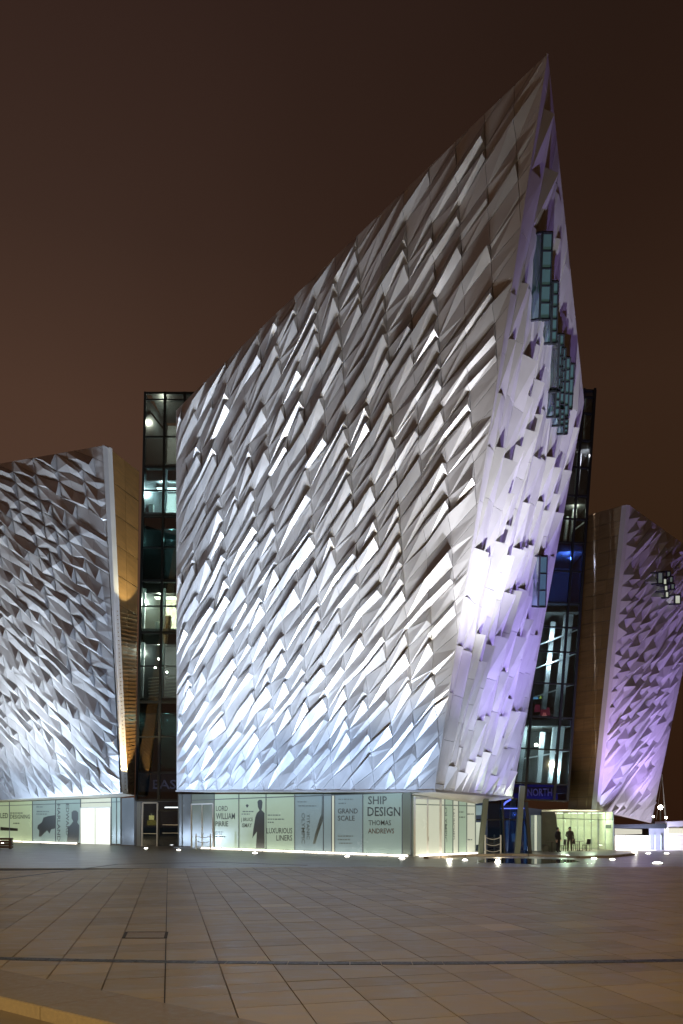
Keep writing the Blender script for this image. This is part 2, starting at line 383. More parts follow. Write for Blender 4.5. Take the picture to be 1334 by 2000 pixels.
for (b0, b1) in rows:
    rt = rnd.uniform(.9, 1.08)
    for i in range(-60, 60):
        a0 = a_off+i*cw+.008; a1 = a_off+(i+1)*cw-.008
        subs = [(b0+.007, b1-.007)]
        for (c0, c1) in subs:
            pts = [(a0, c0), (a1, c0), (a1, c1), (a0, c1)]
            w = [d2*p[0]+d1*p[1] for p in pts]; cen = (w[0]+w[2])/2
            if cen.y > 34.5 or abs(cen.x) > cen.y*.56+4 or cen.y < 5.5: continue
            pl = [(p.x, p.y, 0) for p in w]
            k0 = K0+kn*.912
            pl = clip(pl, (k0.x, k0.y), (k0.x+kd.x, k0.y+kd.y), False)
            if len(pl) < 3: continue
            vis = abs(cen.x) < cen.y*.49+.5 and cen.y > 7
            slabs.append(((0 if vis else 1000)+cen.y, pl, rt*rnd.uniform(.82, 1.14)*(1.16 if rnd.random() < .08 else 1)))
slabs.sort(key=lambda s: s[0])
def slab_mesh(pl):
    dz = rnd.uniform(-.002, .002); k = len(pl); v = [V((p[0], p[1], dz)) for p in pl]+[V((p[0], p[1], -.034)) for p in pl]
    f = [tuple(range(k))]+[(i, k+i, k+(i+1) % k, (i+1) % k) for i in range(k)]; return v, f
for _, pl, tn in slabs[:300]:
    v, f = slab_mesh(pl); link('paving_slab', v, f, M['slab'], plaza, [tn]*len(f))
vv = []; ff = []; tt = []
for _, pl, tn in slabs[300:]:
    v, f = slab_mesh(pl); k = len(vv); vv += v; ff += [tuple(x+k for x in q) for q in f]; tt += [tn]*len(f)
o = link('far_paving_slabs', vv, ff, M['slab'], plaza, tt); o['kind'] = 'stuff'
# darker paving around the foot of the building
mb_ = MB(); mb_.plate([V((-80, 33.6, -.005)), V((60, 33.6, -.005)), V((75, 60, -.004)), V((75, 118, -.004)), V((-88, 118, -.004))], (0, 0, 1), .03)
o = mb_.build('dark_pavement', M['dark_pave']); o['kind'] = 'structure'
# kerb step: coping blocks and yellow-lit risers
step = link('step', [kb(-40, -6, -.155), kb(14, -6, -.155), kb(14, .9, -.155), kb(-40, .9, -.155)], [(0, 1, 2, 3)], M['coping']); step['kind'] = 'structure'
t = -8.0; i = 0
while t < 9:
    L = (1.35, 1.6, 1.2, 1.5)[i % 4]; i += 1
    sk = .35
    m_ = MB(); m_.plate([kb(t+.006, .035, .002), kb(t+L-.006, .035, .002), kb(t+L-.006+sk, .905, .002), kb(t+.006+sk, .905, .002)], (0, 0, 1), .15); m_.build('coping_block', M['coping'], step)
    m_ = MB(); m_.plate([kb(t+.006, 0, -.001), kb(t+L-.006, 0, -.001), kb(t+L-.006, .034, -.001), kb(t+.006, .034, -.001)], (0, 0, 1), .153); m_.build('riser_block', M['riser'], step)
    t += L
# curved drainage channel
cx_, cy_, R_ = .6, 57.0, 46.25
ch = MB(); seg = 90
for k in range(seg):
    a0 = math.radians(-90-26+52*k/seg); a1 = math.radians(-90-26+52*(k+.97)/seg)
    q = [V((cx_+r*math.cos(a), cy_+r*math.sin(a), .006)) for r, a in ((R_-.10, a0), (R_-.10, a1), (R_+.10, a1), (R_+.10, a0))]
    q = [p for p in q]
    if q[0].x < -3.6 and False: continue
    ch.plate(q[::-1], (0, 0, 1), .008)
tag(ch.build('drain_channel', M['metal_dark']), 'dark curved metal drainage channel crossing the paving in the foreground', 'drain')
ch2 = MB()
pp = [G(-30, 1721), G(90, 1706), G(230, 1688), G(420, 1684), G(600, 1690)]
for a, b in zip(pp, pp[1:]):
    dd = (b-a).normalized(); nn = V((-dd.y, dd.x, 0))*.09; ch2.plate([a-nn+V((0, 0, .005)), b-nn+V((0, 0, .005)), b+nn+V((0, 0, .005)), a+nn+V((0, 0, .005))], (0, 0, 1), .006)
tag(ch2.build('drain_channel', M['metal_dark']), 'thin far drainage channel slanting over the paving towards the left wing', 'drain')
ins = thing('drain_cover', G(282, 1827), 'narrow rectangular stone drain cover with dark slot at each end in the paving', 'drain cover')
c4 = [G(241, 1833), G(323, 1833), G(326, 1821), G(247, 1821)]
m_ = MB(); m_.plate([p+V((0, 0, .006)) for p in c4], (0, 0, 1), .007); m_.build('slab', M['coping'], ins)
for (a, b) in ((0, 3), (1, 2)):
    m_ = MB(); m_.bar(c4[a]+V((0, 0, .008)), c4[b]+V((0, 0, .008)), .055, .01, up=(0, 0, 1)); m_.build('slot', M['mortar'], ins)
for (a, b) in ((0, 1), (3, 2)):
    m_ = MB(); m_.bar(c4[a]+V((0, 0, .008)), c4[b]+V((0, 0, .008)), .018, .01, up=(0, 0, 1)); m_.build('joint', M['mortar'], ins)

# ------------------------------------------------------------------ main wing
P0 = P(848, 1545, 42.2); APX = P(1070, 104, 33.4); BL = P(345, 1545, 57.0)
fl = Plane(P0, APX, BL); TL = fl.at(344, 802); TL2 = fl.at(381, 764)
BRt = P(1000, 1558, 53.2); fr = Plane(P0, APX, BRt); MR = fr.at(1141, 785); TR1 = fr.at(1097, 380)
wing = thing('museum_wing', V((-2, 50, 0)), 'tallest wing shaped like a ship\'s prow, clad in folded silver panels, above green glass storey', 'building', 'angular museum wings clad in folded panels')
nA = facade(wing, [BL, P0, APX, TL2, TL], fl.n, 1.62, .92, .70, .50, 11, M['alu'], zero=[True]*5, cont=.74, bias=.45)
nB = facade(wing, [P0, BRt, MR, APX], fr.n, 2.6, 1.0, -.04, .66, 23, M['alu'], swap=True, calm=[(fr.at(1056, 540), 1.5, 3.4), (fr.at(1071, 610), 1.3, 2.6), (fr.at(1090, 730), 2.4, 3.6), (fr.at(1090, 820), 1.8, 1.6), (fr.at(1050, 1135), 1.3, 2.4)], stagger=True, bias=.5, dw=1.3, zero=[True, True, True, True], cont=.5, limit=300)
back = [(p-V((0, 0, 0))) for p in (BL, P0, BRt, MR, APX, TL2, TL)]
e = .08
inn = [p-fl.n*0 for p in back]
def backing(parent, pts, n, name='backing'):
    ce = sum(pts, V((0, 0, 0)))/len(pts); pts = [p+(ce-p).normalized()*.4 for p in pts]
    m_ = MB(); m_.plate([p-V(n)*.065 for p in pts], n, .12); return m_.build(name, M['alu_dark'], parent)
backing(wing, [BL, P0, APX, TL2, TL], fl.n); backing(wing, [P0, BRt, MR, APX], fr.n)
# soffit, back and roof closing the volume
up = V((0, 0, .03))
BBK = V((-2, 74, 4.6)); TBK = V((-2, 74, 30))
soff = MB(); soff.plate([BL-up, P0-up, BRt-up, V((8, 62, 4.4)), V((-6, 66, 4.7))], (0, 0, -1), .1); soff.build('soffit', M['soffit'], wing)
lip = MB(); g1_, g2_ = G(805, 1673), G(929, 1667); lip.plate([P0-up*1.2, BRt-up*1.2, V((g2_.x, g2_.y, 3.45)), V((g1_.x, g1_.y, 3.92))], (0, 0, -1), .06); lip.build('soffit', M['soffit'], wing)
rf = MB(); rf.poly([TL2, APX, MR, V((6, 62, 24))]).poly([TL2, V((6, 62, 24)), V((-8, 66, 28))]).poly([TL, TL2, V((-8, 66, 28)), V((-6, 66, 4.7)), BL]).poly([MR, BRt, V((8, 62, 4.4)), V((6, 62, 24))])
rf.build('rear_wall', M['alu_dark'], wing)
# bottom trim of the facades
m_ = MB(); m_.bar(BL+fl.n*.05, P0+fl.n*.05, .10, .12, up=(0, 0, 1)); m_.build('bottom_trim', M['trim'], wing)
m_ = MB(); m_.bar(P0+fr.n*.05, BRt+fr.n*.05, .10, .12, up=(0, 0, 1)); m_.build('bottom_trim', M['trim'], wing)
# projecting windows of the prow face
def box_window(parent, pl, x0, x1, y0, y1, depth=.75, lean=6, n_pane=2):
    ud = (V((0, 0, 1))-pl.n*pl.n.z).normalized().cross(pl.n)
    a, b, c_, d_ = pl.at(x0, y1), pl.at(x1, y1), pl.at(x1+lean, y0), pl.at(x0+lean, y0)
    n = pl.n; A, B, C_, D_ = [p+n*depth for p in (a, b, c_, d_)]
    w = MB(); n_pane += 1
    for s_, t_ in ((A, B), (B, C_), (C_, D_), (D_, A), (d_, D_), (c_, C_), (a, A), (b, B)): w.bar(s_, t_, .10)
    for k in range(1, n_pane+1): w.bar(A.lerp(D_, k/(n_pane+1)), B.lerp(C_, k/(n_pane+1)), .07)
    fo = w.build('window', M['frame'], parent)
    q = MB(); q.plate([A, B, C_, D_], n, .04); q.build('pane', M['teal'], fo)
    q = MB(); q.poly([a, A, D_, d_]); q.build('pane', M['tealglass'], fo)
    q = MB(); q.poly([B, b, c_, C_]); q.build('pane', M['tealglass'], fo)
    q = MB(); q.poly([d_, D_, C_, c_]); q.build('pane', M['frame'], fo)
for (x0, x1, y0, y1, l) in ((1043, 1062, 458, 626, 5), (1066, 1076, 553, 672, 3), (1080, 1088, 655, 760, 3), (1083, 1091, 682, 790, 4), (1092, 1100, 700, 815, 4), (1100, 1108, 712, 800, 4),
                            (1074, 1082, 766, 815, 3), (1084, 1091, 800, 832, 2), (1092, 1099, 820, 848, 2), (1044, 1058, 1086, 1184, 3)):
    box_window(wing, fr, x0-7, x1-7, y0, y1, .5, l, 3 if y1-y0 > 100 else 1)

# glass storey under the main wing
g0, g1, g2 = G(347, 1655), G(805, 1673), G(929, 1667)
g0.z = g1.z = g2.z = 0
wl = Plane(g0, g1, g1+V((0, 0, 1))); wr = Plane(g1, g2, g2+V((0, 0, 1)))
def ztop(p): # underside height of the soffit above a ground point, plane through P0, BL, BRt
    nn = (P0-BL).cross(BRt-BL); return BL.z-((p.x-BL.x)*nn.x+(p.y-BL.y)*nn.y)/nn.z-.14
def xz(pl, px, z=0.0):
    p = pl.at(px, 1600); return V((p.x, p.y, z))
def storey(parent, pl, xs, mats, zt, ztr, zb=.12, frame=M['frame'], fw=.07):
    panes = []
    for (xa, xb), mm in zip(zip(xs, xs[1:]), mats):
        a, b = xz(pl, xa), xz(pl, xb); t_ = (b-a).normalized()*.03
        a, b = a+t_, b-t_
        for (z0, z1) in ((zb, ztr-.03), (ztr+.03, None)):
            za = zt(a) if z1 is None else z1; zb_ = zt(b) if z1 is None else z1
            if za-z0 < .05: continue
            m_ = MB(); m_.plate([V((a.x, a.y, z0)), V((b.x, b.y, z0)), V((b.x, b.y, zb_)), V((a.x, a.y, za))], pl.n, .04)
            panes.append(m_.build('pane', PM[mm] if isinstance(mm, str) else mm, parent))
    for x in xs:
        p = xz(pl, x); m_ = MB(); m_.bar(p+pl.n*.03+V((0, 0, .02)), V((p.x, p.y, zt(p)))+pl.n*.03, fw, .07); m_.build('mullion', frame, parent)
    a, b = xz(pl, xs[0]), xz(pl, xs[-1])
    for z in (ztr,): m_ = MB(); m_.bar(V((a.x, a.y, z))+pl.n*.02, V((b.x, b.y, z))+pl.n*.02, .07, .06, up=(0, 0, 1)); m_.build('transom', frame, parent)
    return panes
xsL = [349, 356, 374, 419, 467, 520, 576, 632, 648, 654, 709, 786, 803]
mtL = ['slate', 'slate', 'grey', 'green', 'green', 'green', 'blue', 'blue', 'pale', 'blue', 'teal', 'grey']
storey(wing, wl, xsL, mtL, ztop, 4.06, frame=PM['slate'], fw=.06)
storey(wing, wr, [806, 834, 860, 868, 884, 895, 911, 928], ['pale', 'grey', 'pale', 'green', 'pale', 'green', 'pale'], lambda p: min(ztop(p), 3.86-(p.y-45.2)*.075), 3.30, frame=PM['grey'], fw=.06)
m_ = MB(); c_ = [xz(wl, 349, 0)-wl.n*1.5, xz(wl, 803, 0)-wl.n*1.5+V((-1, 1, 0)), xz(wr, 928, 0)-wr.n*1.5, V((4, 60, 0))]
m_.plate([V((p.x, p.y, 3.9)) for p in c_], (0, 0, 1), 3.8); m_.build('inner_core', M['wall_grey'], wing)
# white doors
def door(parent, pl, x0, x1, z1, glass='grey', split=True, w=.11, hn=True, proud=.05, glow=None):
    a, b = xz(pl, x0), xz(pl, x1); fr_ = MB(); off = pl.n*proud
    q = [V((a.x, a.y, .03))+off, V((a.x, a.y, z1))+off, V((b.x, b.y, z1))+off, V((b.x, b.y, .03))+off]
    for s_, t_ in zip(q, q[1:]): fr_.bar(s_, t_, w, .09)
    if split: c__ = (a+b)/2; fr_.bar(V((c__.x, c__.y, .05))+off, V((c__.x, c__.y, z1))+off, w*.7, .07)
    d_ = fr_.build('door', M['white'], parent)
    m_ = MB(); m_.plate([p-pl.n*.015 for p in (q[0], q[3], q[2], q[1])], pl.n, .02); m_.build('pane', glow or PM[glass], d_)
    if hn:
        c__ = (a+b)/2; c__ = V((c__.x, c__.y, 0))+off+pl.n*.09
        m_ = MB(); m_.bar(c__+V((0, 0, .95)), c__+V((0, 0, 1.25)), .03); m_.build('handle', M['steel'], d_)
    return d_
door(wing, wl, 375, 417, 3.72, 'grey'); door(wing, wr, 808, 859, 3.72, 'pale', w=.16)
# light strips at the foot of the glass
def strips(parent, pl, x0, x1, n, off=.30):
    for k in range(n):
        a, b = xz(pl, x0+(x1-x0)*(k+.05)/n), xz(pl, x0+(x1-x0)*(k+.95)/n)
        m_ = MB(); m_.bar(a+pl.n*off+V((0, 0, .06)), b+pl.n*off+V((0, 0, .06)), .14, .08, up=(0, 0, 1)); m_.build('strip_light', M['strip'], parent)
strips(wing, wl, 397, 803, 10); strips(wing, wr, 812, 926, 4)
m_ = MB(); 
for pl, x0, x1 in ((wl, 349, 803), (wr, 806, 928)):
    a, b = xz(pl, x0), xz(pl, x1); m_.plate([a+pl.n*.5+V((0, 0, .015)), b+pl.n*.5+V((0, 0, .015)), b-pl.n*.1+V((0, 0, .015)), a-pl.n*.1+V((0, 0, .015))], (0, 0, 1), .02)
m_.build('plinth', M['trim'], wing)
# printed lettering and figures on the panes of the main wing
def T(body, x0, x1, yb, s, m='print', pl=wl, par=wing, rot=0): return mesh_text('lettering', body, pl, x0, x1, yb, s, M[m], par, .012, rot)
T('LORD', 422, 445, 1584, 10); T('WILLIAM', 422, 459, 1600, 12); T('PIRRIE', 421, 446, 1614, 10)
T('J BRUCE', 471, 494, 1606, 9); T('ISMAY', 473, 492, 1616, 8)
T('LUXURIOUS', 521, 571, 1628, 11); T('LINERS', 540, 571, 1642, 11)
T('GRAND', 660, 699, 1589, 10); T('SCALE', 660, 693, 1603, 10)
T('SHIP', 719, 756, 1571, 16); T('DESIGN', 718, 782, 1594, 18); T('THOMAS', 720, 764, 1612, 10); T('ANDREWS', 719, 770, 1628, 10, 'printr')
def small_lines(pl, par, rows_, m='printg'):
    m_ = MB()
    for x0, x1, y in rows_:
        x = x0
        while x < x1:
            w_ = min(x1, x+random.Random(int(x*7+y)).uniform(2.0, 6.0)); m_.poly([pl.at(x, y+1)+pl.n*.012, pl.at(w_, y+1)+pl.n*.012, pl.at(w_, y-1)+pl.n*.012, pl.at(x, y-1)+pl.n*.012]); x = w_+1.2
    m_.build('small_print', M[m], par)
small_lines(wl, wing, [(421, 436, 1625), (421, 434, 1629), (421, 440, 1634), (474, 496, 1585), (472, 488, 1590), (523, 548, 1592), (523, 556, 1600), (523, 535, 1606), (581, 600, 1566), (583, 618, 1574),
                       (661, 690, 1561), (661, 676, 1569), (660, 690, 1633), (660, 684, 1640), (662, 688, 1647)])
T('OLYMPIC', 589, 596, 1648, 60, 'printg', rot=2); T('TITANIC', 599, 605, 1640, 50, 'printg', rot=2)
def figure(pl, par, pts, m='print', name='printed_figure'):
    m_ = MB(); m_.poly([pl.at(x, y)+pl.n*.012 for x, y in pts]); return m_.build(name, M[m], par)
figure(wl, wing, [(500, 1657), (502, 1624), (495, 1634), (493, 1638), (495, 1620), (499, 1596), (502, 1588), (507, 1583), (504, 1576), (503, 1566), (506, 1562), (511, 1562), (513, 1567), (512, 1577), (511, 1582), (517, 1588), (517, 1657)])
figure(wl, wing, [(611, 1648), (616, 1628), (624, 1600), (628, 1590), (629, 1552), (632, 1552), (632, 1600), (622, 1628), (616, 1648)], 'printg')
figure(wl, wing, [(480, 1573), (482, 1571), (484, 1571), (486, 1573), (484, 1577), (482, 1577)])
figure(wl, wing, [(742, 1660), (743, 1600), (752, 1594), (768, 1592), (778, 1604), (780, 1660)], 'printr') if False else None
T('OLYMPIC', 868, 873, 1645, 68, 'printg', wr, rot=2); T('LAUNCHED', 884, 888, 1640, 60, 'printg', wr, rot=2)
small_lines(wr, wing, [(839, 853, 1586), (839, 850, 1594), (839, 855, 1602), (840, 848, 1612), (810, 822, 1596), (810, 820, 1606), (896, 906, 1586), (896, 908, 1596), (912, 925, 1590), (913, 922, 1640)])

# ------------------------------------------------------------------ left wing
L0 = P(241, 1549, 60.6); L2 = P(203, 870, 53.0); L1 = P(0, 1562, 79.0)
lp = Plane(L0, L1, L2); LBL = lp.at(-130, 1569.6); LTL = lp.at(-130, 928)
lw = thing('museum_wing', V((-30, 66, 0)), 'left wing, its silver panels slanting down right, cut by the photo\'s left edge', 'building', 'angular museum wings clad in folded panels')
facade(lw, [LBL, L0, L2, LTL], lp.n, 1.90, 1.10, -.58, .56, 31, M['alu'], zero=[True]*4, cont=.7)
backing(lw, [LBL, L0, L2, LTL], lp.n)
# side wall in bronze cladding
LA, LB = P(272, 921, 57.6), P(263, 1553, 64.4)
L2i, L0i = P(213, 874, 53.05), P(245, 1549, 60.7)
m_ = MB(); m_.plate([L0+lp.n*.12, L0i+lp.n*.10, L2i+lp.n*.10, L2+lp.n*.12], lp.n, .35); m_.build('edge_trim', M['trim'], lw)
sp = Plane(L2i, LA, L0i)
rowsN = 12
for k in range(rowsN):
    for j in range(2):
        f0, f1 = k/rowsN, (k+1)/rowsN; g_, h_ = j/2, (j+1)/2
        def Q(f_, g__): return L2i.lerp(L0i, f_).lerp(LA.lerp(LB, f_), g__)
        e_ = .0012
        q = [Q(f1-e_, g_+.006), Q(f1-e_, h_-.006), Q(f0+e_, h_-.006), Q(f0+e_, g_+.006)]
        m_ = MB(); m_.plate(q, sp.n, .05); o = m_.build('cladding_panel', M['bronze'], lw)
m_ = MB(); m_.poly([p-V((.45, 0, 0)) for p in (L0i, LB, LA)]).poly([p-V((.45, 0, 0)) for p in (L0i, LA, L2i)]); m_.build('backing', M['alu_dark'], lw)
m_ = MB()
for k in range(46):   # fine ribs of the lower cladding
    f0 = .42+.56*k/46; m_.bar(Q(min(.99, f0+.02), 0)+sp.n*.03, Q(f0, .99)+sp.n*.03, .07, .05)
m_.build('cladding_ribs', M['bronze'], lw)['kind'] = 'stuff'
RB = V((-30, 84, 4.6)); 
m_ = MB(); m_.poly([LTL, L2, LA, V((-32, 84, 27)), V((-50, 90, 26))]).poly([LA, LB, V((-30, 84, 4.7)), V((-32, 84, 27))]).poly([LBL, LTL, V((-50, 90, 26)), V((-50, 95, 4.7))]); m_.build('rear_wall', M['alu_dark'], lw)
m_ = MB(); m_.plate([L0-up, LBL-up, V((-50, 95, 4.67)), V((-30, 84, 4.67)), LB-up], (0, 0, -1), .1); m_.build('soffit', M['soffit'], lw)
a0_, a1_ = G(0, 1643), G(236, 1651); wq = Plane(a0_, a1_, a1_+V((0, 0, 1)))
ztl = lambda p: 4.55
xsQ = [-110, -60, -20, 19, 64, 109, 158, 218, 228, 236]
pq = storey(lw, wq, xsQ, ['lime', 'teal', 'lime', 'lime', 'teal', 'teal', 'pale', 'teal', 'teal'], ztl, 4.15, frame=PM['slate'], fw=.06)
door(lw, wq, 158, 217, 3.65, glow=M['doorglow'], w=.09, hn=False)
strips(lw, wq, -60, 156, 6)
wqs = Plane(a1_, LB*V((1, 1, 0)).normalized().length if False else V((LB.x, LB.y, 0)), V((LB.x, LB.y, 3)))
m_ = MB(); m_.plate([a1_+V((.05, .02, .05)), G(262, 1652)+V((0, 0, .05)), G(262, 1652)+V((0, 0, 4.5)), a1_+V((.05, .02, 4.5))], (0, -1, 0), .05); m_.build('pane', PM['slate'], lw)
TQ = lambda *a, **k: T(*a, pl=wq, par=lw, **k)
TQ('BELFAST-BUILT FOR', -18, 12, 1583, 5, m='printg') if False else None
TQ('LED', 1, 16, 1598, 10); TQ('DESIGNING', 20, 59, 1599, 8); TQ('EDWARD', 129, 135, 1632, 62, rot=2); TQ('HARLAND', 112, 118, 1643, 72, rot=2)
small_lines(wq, lw, [(20, 45, 1588), (26, 38, 1608), (71, 84, 1576), (72, 96, 1585), (71, 92, 1590)])
figure(wq, lw, [(1, 1615), (35, 1618), (35, 1623), (1, 1622)])
figure(wq, lw, [(74, 1612), (82, 1606), (85, 1597), (94, 1594), (108, 1592), (108, 1618), (100, 1620), (97, 1628), (92, 1622), (80, 1634), (76, 1634), (77, 1622), (73, 1618)])
figure(wq, lw, [(131, 1644), (133, 1616), (139, 1610), (143, 1604), (140, 1598), (140, 1586), (144, 1583), (149, 1583), (153, 1587), (153, 1600), (151, 1606), (155, 1612), (154, 1645)])

# ------------------------------------------------------------------ right wing
Q0 = P(1170, 1582, 57.0); Q1 = P(1230, 987, 54.0); Q2 = P(1272, 1607, 64.0)
rp = Plane(Q0, Q1, Q2); QR = rp.at(1365, 1084); QB = rp.at(1345, 1255)
rw = thing('museum_wing', V((27, 60, 0)), 'right wing behind the prow with purple lit folded panels beside a brown wall', 'building', 'angular museum wings clad in folded panels')
facade(rw, [Q0, Q2, QB, QR, Q1], rp.n, 1.35, 1.05, .9, .52, 47, M['alu'], zero=[True]*5, cont=.3, flip=False)
backing(rw, [Q0, Q2, QB, QR, Q1], rp.n)
q0, q1 = P(1163, 1582, 57.0), P(1223, 986, 54.0)
m_ = MB(); m_.plate([q0+rp.n*.05, Q0+rp.n*.05, Q1+rp.n*.05, q1+rp.n*.05], rp.n, .4); m_.build('edge_trim', M['trim'], rw)
b0, b1 = P(1109, 1583, 59.5), P(1149, 1006, 57.5)
bp_ = Plane(b0, q0, q1)
nr, nc = 22, 3
for k in range(nr):
    for j in range(nc):
        def Q(f_, g__): return b0.lerp(b1, f_).lerp(q0.lerp(q1, f_), g__)
        f0, f1, g_, h_ = k/nr, (k+1)/nr, j/nc, (j+1)/nc
        m_ = MB(); m_.plate([Q(f0+.0007, g_+.003), Q(f0+.0007, h_-.003), Q(f1-.0007, h_-.003), Q(f1-.0007, g_+.003)], bp_.n, .05)
        m_.build('cladding_panel', M['bronze2'], rw)
m_ = MB(); m_.plate([p-bp_.n*.06 for p in (b0, q0, q1, b1)], bp_.n, .2); m_.build('backing', M['alu_dark'], rw)
m_ = MB(); m_.plate([p-up for p in (P(1040, 1583, 60.5), q0, Q2, V((34, 82, 2.9)), V((18, 80, 3.1)))], (0, 0, -1), .08); m_.build('soffit', M['soffit'], rw)
m_ = MB(); m_.poly([q1, QR, V((40, 84, 22)), V((22, 80, 22)), b1]).poly([Q2, QB, V((34, 82, 2.9))]).poly([QB, V((40, 84, 22)), V((34, 82, 2.9))]).poly([QB, QR, V((40, 84, 22))]); m_.build('rear_wall', M['alu_dark'], rw)
for (x0, x1, y0, y1) in ((1266, 1276, 1120, 1142), (1277, 1284, 1132, 1144), (1279, 1286, 1145, 1156), (1281, 1288, 1157, 1169), (1289, 1296, 1128, 1140), (1292, 1299, 1142, 1153), (1300, 1311, 1164, 1181), (1284, 1291, 1118, 1129)):
    n = rp.n; A, B, C_, D_ = [rp.at(x, y)+n*.75 for x, y in ((x0, y1), (x1, y1), (x1, y0), (x0, y0))]
    w_ = MB(); 
    for s_, t_ in ((A, B), (B, C_), (C_, D_), (D_, A)): w_.bar(s_, t_, .10); w_.bar(s_, s_-n*.7, .10)
    fo = w_.build('window', M['frame'], rw)
    q_ = MB(); q_.plate([A-n*.02, B-n*.02, C_-n*.02, D_-n*.02], n, .03); q_.build('pane', PM['grey'] if y0 < 1130 or x0 in (1292, 1289) else PM['pale'], fo)
# lit glass room under the right wing
r0, r1 = P(1087, 1665, 55.5), P(1198, 1664, 55.5); r0.z = r1.z = 0
r0 = V((r0.x, 57.5, 0)); rm = Plane(r0, r1, r1+V((0, 0, 1)))
zr = lambda p: 3.02
xs_ = [1087, 1101, 1115, 1128, 1141, 1155, 1168, 1182, 1198]
for x in xs_:
    p = xz(rm, x); m_ = MB(); m_.bar(p+V((0, 0, .02)), V((p.x, p.y, 2.98)), .05); m_.build('mullion', M['greenfin'], rw)
for xa, xb in zip(xs_, xs_[1:]):
    a, b = xz(rm, xa), xz(rm, xb); m_ = MB(); m_.plate([V((a.x, a.y, .05)), V((b.x, b.y, .05)), V((b.x, b.y, 2.97)), V((a.x, a.y, 2.97))], rm.n, .02); m_.build('pane', M['glass'], rw)
m_ = MB(); m_.bar(xz(rm, 1087, 2.5)+rm.n*.02, xz(rm, 1198, 2.35)+rm.n*.02, .06); m_.build('transom', M['greenfin'], rw)
m_ = MB(); m_.poly([V((r0.x-.8, r0.y+5, 0)), V((r1.x+.6, r1.y+5, 0)), V((r1.x+.6, r1.y+5, 3)), V((r0.x-.8, r0.y+5, 3))]).poly([V((r1.x, r1.y, 0)), V((r1.x, r1.y, 3)), V((r1.x+.6, r1.y+5, 3)), V((r1.x+.6, r1.y+5, 0))]); m_.build('inner_wall', M['wall_cream'], rw)
for k in range(3):
    cxx = r0.x+.9+k*1.6; m_ = MB(); m_.box((cxx, 58.6, 2.93), (1.1, .5, .05)); m_.build('ceiling_light', M['ceilw'], rw)
lamp('room_light', (r0.x+1.6, 58.6, 2.3), 420, (.95, 1, .72)); lamp('room_light', (r1.x-.9, 57.8, 2.3), 330, (.95, 1, .72))
lamp('soffit_fill', (22.5, 55.0, .4), 90, CREAM); lamp('soffit_fill', (9.6, 44.0, .3), 90, CREAM); lamp('soffit_fill', (6.5, 43.2, .3), 60, CREAM)  # added point lamps near the ground brighten the soffits

# ------------------------------------------------------------------ glass atria
def atrium(name, label, Yg, left, right, top, bot, mull, trans, depth, frame_w=.22, leftin=None):
    pass
# east atrium (left)
YE = 64.0
ea = thing('glass_atrium', V(((330-HX)/F*YE, YE, 0)), 'tall dark framed glass atrium between the left wing and the prow wing', 'glass tower', 'glass atria between the wings')
tops = [768, 781, 853, 912, 958, 1007, 1069, 1134, 1184, 1235, 1301, 1371, 1439, 1509, 1563]
def lx(x_top, x_bot, y): return x_top+(x_bot-x_top)*(y-768)/(1563-768)
cols = [(284, 266.5), (322.5, 309.5), (361, 352), (400, 396)]
for (a, b) in cols:
    m_ = MB(); m_.bar(P(a, 766, YE-.05), P(b, 1564, YE-.05), .20, .22); m_.build('mullion', M['frame'], ea)
for y in tops:
    m_ = MB(); m_.bar(P(lx(284, 266.5, y), y, YE-.06), P(lx(400, 396, y), y, YE-.06), .11 if y not in (768, 912, 1007, 1134, 1235, 1371, 1509, 1563) else .2, .12, up=(0, 1, 0)); m_.build('transom', M['frame'], ea)
for y0, y1 in zip(tops, tops[1:]):
    for (c0, c1) in zip(cols, cols[1:]):
        q = [P(lx(*c0, y1), y1, YE), P(lx(*c1, y1), y1, YE), P(lx(*c1, y0), y0, YE), P(lx(*c0, y0), y0, YE)]
        m_ = MB(); m_.plate(q, (0, -1, 0), .03); m_.build('pane', M['glassdark'] if y0 in (1007, 1069, 1371, 1439, 1509) else M['glass'], ea)
def zof(y): return EYE+(HY-y)/F*YE
xl, xr_ = (268-HX)/F*YE, (400-HX)/F*YE
D = 5.0
for (y0, y1, wm, lights) in ((768, 912, 'wall_dark', [((1.0), 150, (1, .85, .7))]), (912, 1007, 'wall_grey', [(1.2, 420, (.75, .95, 1))]), (1007, 1134, 'wall_dark', [(2.0, 90, (.6, 1, .8))]),
                         (1134, 1235, 'wall_cream', [(1.2, 420, (1, .97, .8))]), (1235, 1371, 'wall_dark', [(1.2, 130, (1, .92, .8))]), (1371, 1509, 'wall_grey', [(2.0, 60, (.6, 1, .75))]), (1509, 1563, 'wall_dark', [])):
    z1, z0 = zof(y0), zof(y1)
    xoff = lx(284, 266.5, (y0+y1)/2)
    x0_ = (xoff-HX)/F*YE+.1
    m_ = MB(); m_.box(((x0_+xr_)/2, YE+D/2+.25, z0+.2), (xr_-x0_, D, .4)); m_.build('floor_slab', M['wall_dark'], ea)
    m_ = MB(); m_.box(((x0_+xr_)/2, YE+D+.3, (z0+z1)/2), (xr_-x0_, .2, z1-z0-.02)); m_.build('inner_wall', M[wm], ea)
    if y0 != 768:
        m_ = MB(); m_.box(((x0_+xr_)/2, YE+.8, z1-.45), (xr_-x0_, .25, .9)); m_.build('ceiling_bulkhead', M['frame'], ea)
    for (xo, e_, c_) in lights:
        lamp('atrium_light', (x0_+xo, YE+2.2, z1-1.3), e_*3.2, c_, .1)
        if e_ > 300:
            m_ = MB(); m_.box((x0_+xo+.2, YE+3.0, z1-.62), (2.0, .7, .06)); m_.build('ceiling_light', M['ceil'] if y0 == 912 else M['ceilw'], ea)
